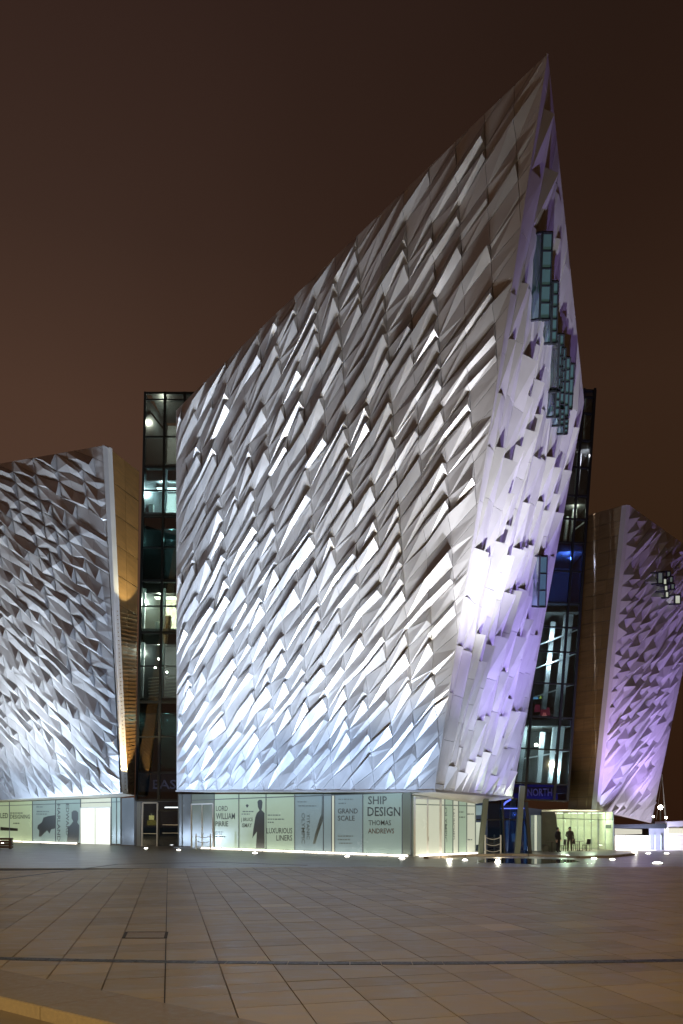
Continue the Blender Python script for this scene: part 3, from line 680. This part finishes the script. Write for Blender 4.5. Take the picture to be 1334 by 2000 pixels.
# white inner columns, stairs and the three bright bulbs
for (xa, ya, xb, yb) in ((279, 1255, 275, 1365), (320, 1240, 317, 1367), (281, 1150, 278, 1232), (322, 1150, 320, 1232), (325, 918, 322, 1003)):
    m_ = MB(); m_.bar(P(xa, ya, YE+.55), P(xb, yb, YE+.55), .38 if xa < 300 else .2, .3); m_.build('inner_column', M['column'], ea)
m_ = MB(); m_.bar(P(288, 798, YE+1.2), P(318, 836, YE+1.2), .15); m_.build('brace', M['frame'], ea)
for (x, y) in ((310, 1287), (303, 1304), (326, 1313)):
    m_ = MB(); c_ = P(x, y, YE+1.6); m_.tube([c_+V((0, 0, -.08)), c_, c_+V((0, 0, .08))], [.03, .085, .03], 8); m_.build('bulb', M['bulb'], ea)
m_ = MB(); c_ = P(355, 775, YE+1.0); m_.box(c_, (.5, .3, .1)); m_.build('ceiling_light', M['ceilw'], ea)
for k in range(7):
    m_ = MB(); m_.bar(P(290, 1325+k*6, YE+2), P(346, 1320+k*6, YE+2), .07); m_.build('louvre', M['wall_grey'], ea)
m_ = MB(); m_.box(P(326, 1219, YE+1.3), (.7, .5, 1.4)); m_.build('display_case', M['bronze'], ea)
m_ = MB(); m_.box(P(308, 1226, YE+1.3), (.35, .4, 1.0)); m_.build('display_case', M['wall_grey'], ea)
m_ = MB(); m_.box(P(296, 996, YE+1.3), (.4, .4, .9)); m_.build('display_case', M['wall_grey'], ea)
ep = Plane(P(300, 1500, YE-.03), P(340, 1500, YE-.03), P(320, 1520, YE-.03))
mesh_text('lettering', 'EAST', ep, 299, 362, 1541, 18, mat('faded_blue_print', (.05, .055, .10), .5, emit=(.05, .06, .12), es=.06), ea, .03)
m_ = MB(); q = [P(268, 1546, YE+.12), P(397, 1546, YE+.12), P(397, 1511, YE+.12), P(268, 1511, YE+.12)]; m_.plate(q, (0, -1, 0), .05); m_.build('sign_band', mat('slate_band', (.05, .06, .075), .4, emit=(.06, .08, .11), es=.3), ea)
m_ = MB(); m_.poly([P(267, 1563, YE+.1), P(283.5, 769, YE+.1), P(283.5, 769, YE+.1)+V((.8, 5, 0)), P(267, 1563, YE+.1)+V((.8, 5, 0))]); m_.build('side_wall', M['frame'], ea)
m_ = MB(); m_.box(((xl+xr_)/2+.6, YE+D/2, zof(768)+.06), (xr_-xl-1.2, D-.4, .08)); m_.build('roof', M['frame'], ea)
# street door level of the east atrium
dp = Plane(P(300, 1600, 63.2), P(340, 1600, 63.2), P(320, 1620, 63.2))
m_ = MB(); m_.poly([P(262, 1653, YE+2.8), P(352, 1653, YE+2.8), P(352, 1560, YE+2.8), P(262, 1560, YE+2.8)]); m_.build('inner_wall', M['wall_dark'], ea)
m_ = MB()
for (xa, ya, xb, yb) in ((277, 1653, 279, 1568), (279, 1568, 307.5, 1568), (307.5, 1568, 307, 1653)): m_.bar(dp.at(xa, ya), dp.at(xb, yb), .12)
dd = m_.build('door', M['white'], ea); m_ = MB(); m_.bar(dp.at(278, 1628), dp.at(307, 1628), .05); m_.build('handle', M['steel'], dd)
m_ = MB()
for (xa, ya, xb, yb) in ((309, 1653, 310, 1583), (310, 1583, 349, 1583), (349, 1583, 349, 1653), (310, 1563, 349, 1563)): m_.bar(dp.at(xa, ya), dp.at(xb, yb), .12)
dd = m_.build('door', M['frame'], ea)
for y in (1611, 1627): m_ = MB(); m_.bar(dp.at(318, y)+V((0, -.1, 0)), dp.at(348, y)+V((0, -.1, 0)), .05); m_.build('handle', M['steel'], dd)
m_ = MB(); m_.plate([dp.at(x, y)+V((0, .03, 0)) for x, y in ((279, 1652), (349, 1652), (349, 1566), (279, 1566))], (0, -1, 0), .02); m_.build('pane', M['glassdark'], ea)
m_ = MB(); m_.box(P(271, 1610, 63.3), (.30, .1, 3.9)); m_.build('door_jamb', M['wall_grey'], ea)
m_ = MB(); c_ = P(296, 1597, YE+1.5); m_.box(c_, (.42, .2, .4)); m_.build('wall_lamp', M['amber'], ea)
m_ = MB(); m_.box(P(297, 1607, YE+1.7), (.9, .1, .45)); m_.build('lit_sign', mat('amber_panel', (.4, .25, .05), .5, emit=(1, .6, .12), es=.6), ea)
lamp('lobby_light', tuple(P(294, 1592, YE+1.2)), 25, (1, .6, .25))
m_ = MB(); m_.bar(dp.at(322, 1577), dp.at(348, 1577), .07); m_.build('strip_light', M['ceil'], ea)

# north atrium (right)
YN = 57.0
na = thing('glass_atrium', V(((1090-HX)/F*YN, YN, 0)), 'tall leaning glass atrium with white columns between prow wing and brown wall', 'glass tower', 'glass atria between the wings')
ty = [761, 774, 806, 859, 912, 967, 1013, 1059, 1115, 1177, 1225, 1273, 1335, 1401, 1464, 1531, 1563]
def nx(xt, xb, y): return xt+(xb-xt)*(y-761)/(1563-761)
nc_ = [(1100, 1000), (1118, 1025), (1141, 1082), (1162, 1108)]
nc_ = [(1052, 1000), (1080, 1025), (1141, 1082), (1162, 1108)]
for (a, b) in nc_:
    m_ = MB(); m_.bar(P(a, 759, YN-.05), P(b, 1564, YN-.05), .17, .2); m_.build('mullion', M['frame'], na)
for y in ty:
    m_ = MB(); m_.bar(P(nx(*nc_[0], y), y-3, YN-.06), P(nx(*nc_[-1], y), y+2, YN-.06), .12, .12); m_.build('transom', M['frame'], na)
for y0, y1 in zip(ty, ty[1:]):
    for c0, c1 in zip(nc_[1:], nc_[2:]):
        q = [P(nx(*c0, y1), y1, YN), P(nx(*c1, y1), y1, YN), P(nx(*c1, y0), y0, YN), P(nx(*c0, y0), y0, YN)]
        m_ = MB(); m_.plate(q, (0, -1, 0), .03); m_.build('pane', M['glassblue'] if y0 in (1531, 1059, 1115) else M['glass'], na)
    if y0 > 1300:
        c0, c1 = nc_[0], nc_[1]
        q = [P(nx(*c0, y1), y1, YN), P(nx(*c1, y1), y1, YN), P(nx(*c1, y0), y0, YN), P(nx(*c0, y0), y0, YN)]
        m_ = MB(); m_.plate(q, (0, -1, 0), .03); m_.build('pane', M['glassblue'] if y0 == 1531 else M['glass'], na)
m_ = MB(); q = [P(1000, 1563, YN+4), P(1110, 1563, YN+4), P(1164, 761, YN+4), P(1052, 761, YN+4)]; m_.plate(q, (0, -1, 0), .2); m_.build('inner_wall', M['wall_dark'], na)
m_ = MB(); q = [P(1109, 1563, YN+.1), P(1109, 1563, YN+4), P(1163, 761, YN+4), P(1163, 761, YN+.1)]; m_.plate([q[0]+V((0, 0, 0)), V((q[0].x+.3, YN+4, q[0].z)), V((q[3].x+.3, YN+4, q[3].z)), q[3]], (-1, 0, 0), .1); m_.build('side_wall', M['frame'], na)
m_ = MB(); m_.poly([P(1052, 761, YN), P(1162, 761, YN), P(1164, 761, YN+4), P(1052, 761, YN+4)]); m_.build('roof', M['frame'], na)
for y in (859, 967, 1059, 1177, 1400, 1531):
    xa, xb = nx(*nc_[0], y), nx(*nc_[-1], y); m_ = MB(); a, b = P(xa, y+6, YN+.2), P(xb, y+6, YN+.2)
    m_.plate([a, b, V((b.x, YN+3.9, b.z)), V((a.x, YN+3.9, a.z))], (0, 0, 1), .5); m_.build('floor_slab', M['wall_dark'], na)
for (xa, ya, xb, yb, w_) in ((1107, 1193, 1085, 1401, .30), (1080, 1215, 1062, 1385, .36), (1115, 1200, 1094, 1401, .36), (1084, 1420, 1073, 1531, .34), (1060, 1430, 1051, 1531, .36), (1098, 1420, 1087, 1531, .36), (1026, 1415, 1013, 1531, .34),
                             (1126, 960, 1116, 1060, .3), (1145, 775, 1141, 860, .1), (1108, 1010, 1103, 1058, .2), (1132, 880, 1126, 967, .3)):
    m_ = MB(); m_.bar(P(xa, ya, YN+1.0), P(xb, yb, YN+1.0), w_, .3); m_.build('inner_column', M['column'], na)
for (xa, ya, xb, yb) in ((1055, 1259, 1130, 1229), (1047, 1305, 1124, 1277), (1045, 1361, 1120, 1337), (1010, 1484, 1112, 1466), (1140, 806, 1160, 776), (1140, 840, 1160, 806), (1132, 872, 1155, 862), (1118, 1037, 1148, 1016)):
    m_ = MB(); m_.bar(P(xa, ya, YN+.7), P(xb, yb, YN+.7), .10); m_.build('brace', M['column'], na)
for (x, y, e_, c_) in ((1075, 1290, 90, (.8, .88, 1)), (1050, 1440, 110, (.8, .92, 1)), (1090, 1500, 90, (.8, .92, 1)), (1110, 1090, 190, (.45, .6, 1)), (1125, 990, 40, (1, .85, .7)), (1145, 890, 30, (.9, .7, .8)), (1075, 1240, 60, (.8, .88, 1))):
    lamp('atrium_light', tuple(P(x, y, YN+.35)), e_*1.6, c_, .08)
m_ = MB(); c_ = P(1047, 1455, YN+1.5); m_.tube([c_-V((0, 0, .12)), c_, c_+V((0, 0, .12))], [.05, .16, .05]); m_.build('bulb', M['bulb'], na)
m_ = MB(); q = [P(1003, 1561, YN+.3), P(1090, 1561, YN+.3), P(1086, 1533, YN+.3), P(1004, 1533, YN+.3)]; m_.plate(q, (0, -1, 0), .1)
bs = m_.build('sign_band', mat('deep_blue_band', (.03, .03, .16), .3, emit=(.045, .05, .32), es=.35), na)
np_ = Plane(P(1000, 1500, YN-.03), P(1040, 1500, YN-.03), P(1020, 1520, YN-.03))
mesh_text('lettering', 'NORTH', np_, 1030, 1078, 1555, 15, mat('dull_blue_print', (.06, .07, .30), .5, emit=(.05, .06, .4), es=.05), na, .02)
# display colours seen behind the glass
for (x0, x1, y0, y1, c_) in ((1054, 1058, 1358, 1364, (.7, .9, .2)), (1041, 1052, 1361, 1365, (.2, .45, .8)), (1044, 1056, 1376, 1390, (.18, .02, .05)), (1056, 1075, 1382, 1397, (.22, .03, .06)), (1059, 1068, 1392, 1398, (.75, .28, .28))):
    m_ = MB(); m_.plate([P(x0, y1, YN+1.4), P(x1, y1, YN+1.4), P(x1-2, y0, YN+1.4), P(x0+2, y0, YN+1.4)], (0, -1, 0), .15); m_.build('display_panel', mat('display_colour', c_, .5, emit=c_, es=.35), na)

# ------------------------------------------------------------------ entrance under the prow
en = thing('entrance_porch', V((14.0, 50, 0)), 'blue lit glass entrance with leaning fins under the prow', 'entrance')
YP = 50.0
fins = [((949, 1560), (938, 1668), .34, 'greenfin', 49.6), ((1020, 1535), (1010, 1668), .34, 'greenfin', 48.9), ((1027, 1566), (1035, 1668), .22, 'frame', 49.4), ((981, 1562), (985, 1668), .10, 'frame', 49.6)]
for (a, b, w_, mm, Y) in fins:
    m_ = MB(); pb = P(*b, Y); m_.bar(P(*a, Y), V((pb.x, pb.y, 0)), w_, .3); m_.build('fin', M[mm], en)
def zz(x, y, Y): p = P(x, y, Y); p.z = max(p.z, .02); return p
for (q, mm) in (([(952, 1668), (984, 1668), (981, 1564), (953, 1564)], M['glassdark']), ([(986, 1668), (1009, 1668), (1018, 1579), (983, 1579)], M['glassblue']), ([(1012, 1668), (1034, 1668), (1027, 1579), (1020, 1579)], M['glassblue']),
                ([(983, 1578), (1018, 1578), (1019, 1562), (983, 1562)], M['glassblue'])):
    m_ = MB(); m_.plate([zz(x, y, YP) for x, y in q], (0, -1, 0), .03); m_.build('pane', mm, en)
m_ = MB(); m_.bar(P(928, 1601, YP-.1), P(1034, 1601, YP-.1), .08); m_.build('transom', M['frame'], en)
m_ = MB(); m_.bar(P(983, 1579, YP-.12), P(1028, 1579, YP-.12), .07); m_.build('neon_strip', M['neon'], en)
m_ = MB(); m_.tube([P(980, 1580, YP-.12), P(983, 1573, YP-.12), P(988, 1567, YP-.12), (P(998, 1561, YP-.12))], .06); m_.build('neon_strip', M['neon'], en)
m_ = MB(); m_.plate([zz(x, y, YP+5) for x, y in ((925, 1668), (1058, 1668), (1058, 1581), (925, 1564))], (0, -1, 0), .2); m_.build('inner_wall', mat('deep_blue_wall', (.10, .14, .26), .6, noise=.3, scale=.6), en)
m_ = MB(); m_.plate([zz(x, y, YP+3) for x, y in ((929, 1650), (945, 1650), (945, 1606), (929, 1606))], (0, -1, 0), .05); m_.build('lit_window', PM['pale'], en)
m_ = MB(); m_.plate([zz(x, y, YP+3) for x, y in ((929, 1592), (946, 1592), (946, 1573), (929, 1573))], (0, -1, 0), .05); m_.build('lit_window', PM['blue'], en)
for (x0, x1) in ((1037, 1043), (1044, 1049), (1050, 1057)):
    m_ = MB(); m_.plate([zz(x, y, YP+3.4) for x, y in ((x0, 1662), (x1, 1662), (x1, 1592), (x0, 1592))], (0, -1, 0), .05); m_.build('lit_window', PM['pale'] if x0 == 1044 else PM['grey'], en)
for (x0, x1, y0, y1) in ((1000, 1007, 1628, 1644), (989, 993, 1600, 1662), (1024, 1028, 1612, 1660)):
    m_ = MB(); m_.plate([zz(x, y, YP+1.2) for x, y in ((x0, y1), (x1, y1), (x1, y0), (x0, y0))], (0, -1, 0), .1); m_.build('display_panel', PM['teal'], en)
lamp('porch_light', tuple(P(1004, 1590, YP+2)), 24, (.35, .5, 1)); lamp('porch_light', tuple(P(1045, 1600, YP+2)), 35, (.9, 1, .8)); lamp('porch_light', tuple(P(940, 1600, YP+1.5)), 30, (.9, 1, .9))
# dark green pillar between the entrance and the lit room
m_ = MB(); Y = 54.6
m_.plate([P(1057, 1667, Y)*V((1, 1, 0)), P(1094, 1667, Y)*V((1, 1, 0)), P(1085, 1586, Y), P(1058, 1586, Y)], (0, -1, 0), .6)
tag(m_.build('tapered_pillar', mat('dark_green_stone', (.07, .09, .075), .4, noise=.15)), 'dark green tapered pillar between blue entrance and the lit room', 'pillar')

# ------------------------------------------------------------------ low buildings, lamps at the right edge
lb = thing('low_building', V((22.3, 54, 0)), 'low cream walled shed with bright strip window right of the lit glass room', 'building')
def LP(x, y, Y=56.0): p = P(x, y, Y); p.z = max(p.z, 0); return p
for k in range(3):
    m_ = MB(); xa = 1202+k*22; m_.plate([LP(xa+.3, 1665), LP(xa+21.6, 1665), LP(xa+21.6, 1632), LP(xa+.3, 1632)], (0, -1, 0), .3); m_.build('wall', M['wall_cream'], lb)
m_ = MB(); m_.plate([LP(1201, 1631, 56.2), LP(1254, 1629, 56.2), LP(1254, 1620, 56.2), LP(1201, 1618, 56.2)], (0, -1, 0), .05); m_.build('window', emis('warm_window_glow', (1, .96, .8), .7), lb)
m_ = MB(); m_.plate([LP(1199, 1618, 55.6), LP(1302, 1618, 55.6), LP(1302, 1609, 55.6), LP(1199, 1611, 55.6)], (0, -1, 0), 1.9); m_.build('roof', M['frame'], lb)
m_ = MB(); m_.plate([LP(1268, 1665, 56.6), LP(1302, 1665, 56.6), LP(1302, 1618, 56.6), LP(1268, 1618, 56.6)], (0, -1, 0), .2); m_.build('door', M['wall_dark'], lb)
for x in (1268, 1279, 1291): m_ = MB(); m_.bar(LP(x, 1665, 56.2), LP(x, 1630, 56.2), .08); m_.build('post', M['greenfin'], lb)
lb2 = thing('low_building', V((26, 54, 0)), 'small pale lit building at the right edge of the plaza with shutter slats', 'building')
for k in range(6):
    m_ = MB(); y0 = 1665-k*8.2; m_.plate([LP(1303, y0), LP(1352, y0), LP(1352, y0-7.7), LP(1303, y0-7.7)], (0, -1, 0), .5); m_.build('wall', M['wall_cream'], lb2)
m_ = MB(); m_.plate([LP(1300, 1615, 55.7), LP(1352, 1614, 55.7), LP(1352, 1603, 55.7), LP(1300, 1605, 55.7)], (0, -1, 0), 1.9); m_.build('roof', M['trim'], lb2)
m_ = MB(); m_.plate([LP(1306, 1628, 55.9), LP(1352, 1628, 55.9), LP(1352, 1618, 55.9), LP(1306, 1618, 55.9)], (0, -1, 0), .08); m_.build('window', emis('warm_window_glow', (1, .96, .8), .9), lb2)
lamp('shed_light', (24.5, 54.3, 2.2), 10, (1, .9, .65)); lamp('shed_light', (28.2, 54.5, 1.6), 9, (1, .9, .65))
for (x, y, yb, Y, s_, txt) in ((1290, 1577, 1610, 88, .26, 'larger bright lamp on a thin pole beside the right wing\'s lower tip'), (1276, 1595, 1612, 88, .12, 'small lamp just under the right wing\'s lower tip'), (1301, 1597, 1612, 88, .13, 'small lamp above the roof of the small pale building')):
    t_ = thing('street_lamp', V((P(x, y, Y).x, Y, 0)), txt, 'street lamp')
    m_ = MB(); m_.bar(V((P(x, y, Y).x, Y, 0)), P(x, y, Y), .12); m_.build('post', M['metal_dark'], t_)
    m_ = MB(); c_ = P(x, y, Y-.15); m_.tube([c_-V((0, 0, s_)), c_-V((0, 0, s_*.5)), c_, c_+V((0, 0, s_*.5)), c_+V((0, 0, s_))], [s_*.2, s_*.85, s_, s_*.85, s_*.2], 10); m_.build('lamp_head', M['bulb'], t_)
ms = thing('ship_mast', V((P(1300, 1600, 92).x, 92, 0)), 'thin dim mast with stay wires rising behind the right wing\'s tip', 'mast')
m_ = MB(); m_.tube([P(1303, 1640, 92), P(1293, 1512, 92)], [.12, .05]); m_.build('pole', M['trim'], ms)
m_ = MB(); m_.tube([P(1293, 1512, 92), P(1282, 1600, 92)], .02, 5); m_.build('wire', M['trim'], ms)
# posts and heads for the added lamps, all out of view
for k, (x, y, z) in enumerate(FILL_LAMPS):
    t_ = thing('street_lamp', V((x, y+.9, 0)), 'tall lamp added out of view to light the paving', 'street lamp', 'added lamps out of view')
    m_ = MB(); m_.tube([V((x, y+.9, -.15)), V((x, y+.9, 10.9))], [.10, .06]); m_.build('post', M['metal_dark'], t_)
    m_ = MB(); m_.box((x, y+.35, 10.95), (.3, 1.3, .12)); m_.build('lamp_head', M['metal_dark'], t_)

# ------------------------------------------------------------------ plaza furniture
GL = [(285, 1658, 'between the left wing and the atrium door'), (349, 1661, 'in front of the dark atrium door'), (498, 1667, 'below the printed standing figure'), (678, 1674, 'below the word SCALE'),
      (785, 1678, 'just left of the glass corner'), (908, 1681, 'in front of the glass storey\'s right end'), (1108, 1673, 'below the two standing people'), (1160, 1678, 'second right of the pool'), (1196, 1680, 'smallest, right of the pool'),
      (1284, 1687, 'nearest and brightest at the far right'), (1266, 1668, 'in front of the low shed\'s door'), (1302, 1668, 'by the small pale building'), (5, 1648, 'beside the timber bench'), (-200, 1690, None)]
def ground_light(p, label, r=.14, lit=True):
    t_ = thing('ground_light', p, label, 'ground light', 'ground lights in the plaza')
    m_ = MB(); m_.disc(p, r*1.35, .03, 16); m_.build('rim', M['steel'], t_)
    m_ = MB(); m_.tube([p+V((0, 0, .03)), p+V((0, 0, .07)), p+V((0, 0, .09))], [r, r*.8, r*.3], 14); m_.build('lens', M['lens'] if lit else M['glass'], t_)
for (x, y, l) in GL:
    if l: p = G(x, y); p.z = 0; ground_light(p, 'white in-ground light '+l, .18 if x in (785, 498, 1108) else .24 if x == 1284 else .15)
def rail(name, a, b, label, h=1.05):
    a, b = V(a), V(b); t_ = thing(name, a, label, 'railing', 'white ship style railings')
    for p in (a, b): m_ = MB(); m_.tube([p, p+V((0, 0, h))], .055, 8); m_.build('post', M['white'], t_)
    for z in (h*.88, h*.55, h*.22):
        pts = [a.lerp(b, k/8)+V((0, 0, z-.14*math.sin(math.pi*k/8))) for k in range(9)]; m_ = MB(); m_.tube(pts, .028, 6); m_.build('rope', M['white'], t_)
ra = G(383, 1659); rb = G(411, 1660); rail('railing', V((ra.x, ra.y, 0)), V((rb.x, rb.y, 0)), 'white railing with drooping ropes at the left glass door', 1.25)
ra = G(948, 1668); rb = G(978, 1668); rail('railing', V((ra.x, ra.y, 0)), V((rb.x, rb.y, 0)), 'white railing with drooping ropes beside the blue entrance', 1.3)
be = G(8, 1658); bt = thing('bench', V((be.x, be.y, 0)), 'dark brown slatted timber bench at the left edge', 'bench')
for k in range(4):
    m_ = MB(); m_.box((be.x-.3, be.y, .16+k*.22), (1.9, .45, .16)); m_.build('slat', M['wood'], bt)
for s_ in (-1.1, .5):
    m_ = MB(); m_.box((be.x+s_, be.y+.03, .43), (.1, .38, .86)); m_.build('leg', M['metal_dark'], bt)
# reflecting pool and kerb
w0 = [G(930, 1684), G(1040, 1688), G(1135, 1684), G(1120, 1679), G(1040, 1677), (G(950, 1676))]
o = link('water', [V((p.x, p.y, .004)) for p in w0], [tuple(range(len(w0)))], M['water']); o['kind'] = 'structure'
kb_ = thing('pool_kerb', G(1050, 1674), 'low curved stone kerb behind the narrow reflecting pool', 'kerb')
kp = [G(832, 1677), G(880, 1674), G(930, 1672), G(1000, 1671), G(1070, 1673), G(1130, 1676), G(1190, 1675), G(1235, 1670)]
for a, b in zip(kp, kp[1:]):
    for f0, f1 in ((0, .48), (.52, 1)):
        p, q = a.lerp(b, f0), a.lerp(b, f1); m_ = MB(); m_.bar(V((p.x, p.y, .06)), V((q.x, q.y, .06)), .35, .13, up=(0, 0, 1)); m_.build('stone', M['coping'], kb_)
# cafe tables and chairs
def table(x, y, label):
    t_ = thing('cafe_table', V((x, y, 0)), label, 'table', 'cafe tables outside the lit room')
    m_ = MB(); m_.disc((x, y, .72), .36, .03); m_.build('table_top', M['chair'], t_)
    m_ = MB(); m_.tube([(x, y, .02), (x, y, .72)], .03); m_.build('leg', M['metal_dark'], t_)
    m_ = MB(); m_.disc((x, y, 0), .22, .025); m_.build('base', M['metal_dark'], t_)
def chair(x, y, rz, label):
    t_ = thing('cafe_chair', V((x, y, 0)), label, 'chair', 'cafe chairs outside the lit room'); ca, sa = math.cos(rz), math.sin(rz)
    R = lambda a, b, z: V((x+a*ca-b*sa, y+a*sa+b*ca, z))
    m_ = MB(); m_.box((x, y, .45), (.42, .42, .04), rz); m_.build('seat', M['chair'], t_)
    m_ = MB(); m_.plate([R(-.2, .2, .5), R(.2, .2, .5), R(.2, .26, .9), R(-.2, .26, .9)], (0, -1, 0), .03); m_.build('backrest', M['chair'], t_)
    for a in (-.18, .18):
        for b_ in (-.18, .18): m_ = MB(); m_.bar(R(a, b_, 0), R(a, b_, .44), .03); m_.build('leg', M['metal_dark'], t_)
tx = lambda px, Y: (px-HX)/F*Y
table(tx(1078, 53.2), 53.2, 'cafe table left of the dark standing person'); table(tx(1132, 54.5), 54.5, 'cafe table right of the two standing people')
chair(tx(1067, 53.3), 53.3, 1.3, 'dark cafe chair left of the left table'); chair(tx(1098, 53.4), 53.4, -1.4, 'dark cafe chair between the two standing people'); chair(tx(1145, 54.6), 54.6, -1.2, 'dark cafe chair right of the right table'); chair(tx(1122, 55.1), 55.1, .2, 'dark cafe chair behind the right table')

# ------------------------------------------------------------------ people
def person(x, y, rz, h, label, pose, coat):
    s = h/1.75
    J = {'pelvis': (0, 0, .95, .155), 'waist': (0, 0, 1.10, .145), 'chest': (0, 0, 1.32, .175), 'neck': (0, -.01, 1.49, .065), 'head1': (0, -.02, 1.60, .098), 'head2': (0, -.01, 1.70, .085),
         'shL': (.19, 0, 1.41, .075), 'elL': (.25, .04, 1.14, .055), 'wrL': (.24, -.06, .90, .040), 'haL': (.23, -.10, .80, .036),
         'shR': (-.19, 0, 1.41, .075), 'elR': (-.25, .04, 1.14, .055), 'wrR': (-.22, -.08, .92, .040), 'haR': (-.20, -.12, .83, .036),
         'hiL': (.10, 0, .88, .115), 'knL': (.11, -.02, .48, .078), 'anL': (.12, .02, .09, .055), 'toL': (.14, -.14, .045, .045),
         'hiR': (-.10, 0, .88, .115), 'knR': (-.12, -.04, .48, .078), 'anR': (-.13, .0, .09, .055), 'toR': (-.16, -.16, .045, .045)}
    J.update(pose)
    E = [('pelvis', 'waist'), ('waist', 'chest'), ('chest', 'neck'), ('neck', 'head1'), ('head1', 'head2'), ('chest', 'shL'), ('shL', 'elL'), ('elL', 'wrL'), ('wrL', 'haL'), ('chest', 'shR'), ('shR', 'elR'), ('elR', 'wrR'), ('wrR', 'haR'),
         ('pelvis', 'hiL'), ('hiL', 'knL'), ('knL', 'anL'), ('anL', 'toL'), ('pelvis', 'hiR'), ('hiR', 'knR'), ('knR', 'anR'), ('anR', 'toR')]
    ks = list(J); me = bpy.data.meshes.new('body'); me.from_pydata([tuple(c*s for c in J[k][:3]) for k in ks], [(ks.index(a), ks.index(b)) for a, b in E], [])
    o = bpy.data.objects.new('body', me); COL.objects.link(o); o.modifiers.new('skin', 'SKIN'); o.modifiers.new('sub', 'SUBSURF').levels = 2; o.modifiers['sub'].render_levels = 2
    for k, sv in zip(ks, me.skin_vertices[0].data): sv.radius = (J[k][3]*s,)*2; sv.use_root = (k == 'pelvis')
    bpy.context.view_layer.update(); m2 = bpy.data.meshes.new_from_object(o.evaluated_get(bpy.context.evaluated_depsgraph_get())); bpy.data.objects.remove(o)
    t_ = thing('person', V((x, y, 0)), label, 'person'); t_.rotation_euler.z = rz
    m2.materials.append(coat); m2.materials.append(M['skin'])
    m2.polygons.foreach_set('material_index', [1 if (p.center.z > 1.50*s or (p.center.z < .90*s and abs(p.center.x) > .17*s and p.center.z > .7*s)) else 0 for p in m2.polygons])
    for p in m2.polygons: p.use_smooth = True
    b_ = bpy.data.objects.new('body', m2); COL.objects.link(b_); b_.parent = t_
    for nm, mm, prof in (('hair', M['cloth_dark'], [(.06, 1.615, .092), (.035, 1.67, .108), (.02, 1.73, .095), (.01, 1.785, .03)]), ('jacket', coat, [(0, .80, .185), (0, .95, .195), (0, 1.15, .18), (0, 1.35, .205), (0, 1.46, .10)])):
        q = MB(); q.tube([V((0, yy, z))*s for yy, z, r in prof], [r*s for _, _, r in prof], 14)
        oo = link(nm, q.v, q.f, mm, t_)
        if nm == 'jacket':
            for v in oo.data.vertices: v.co.y *= .68
        for p in oo.data.polygons: p.use_smooth = True
person(tx(1090, 51.8), 51.8, .6, 1.78, 'person in black standing left of the other by the cafe table', {}, M['cloth_dark'])
person(tx(1113, 53.6), 53.6, -.3, 1.80, 'person in dark jacket standing before the bright glass room', {'elR': (-.27, .02, 1.16, .055), 'wrR': (-.16, -.16, 1.08, .04), 'haR': (-.09, -.22, 1.10, .036)}, mat('olive_jacket', (.07, .06, .045), .9))
print('panels', nA, nB)
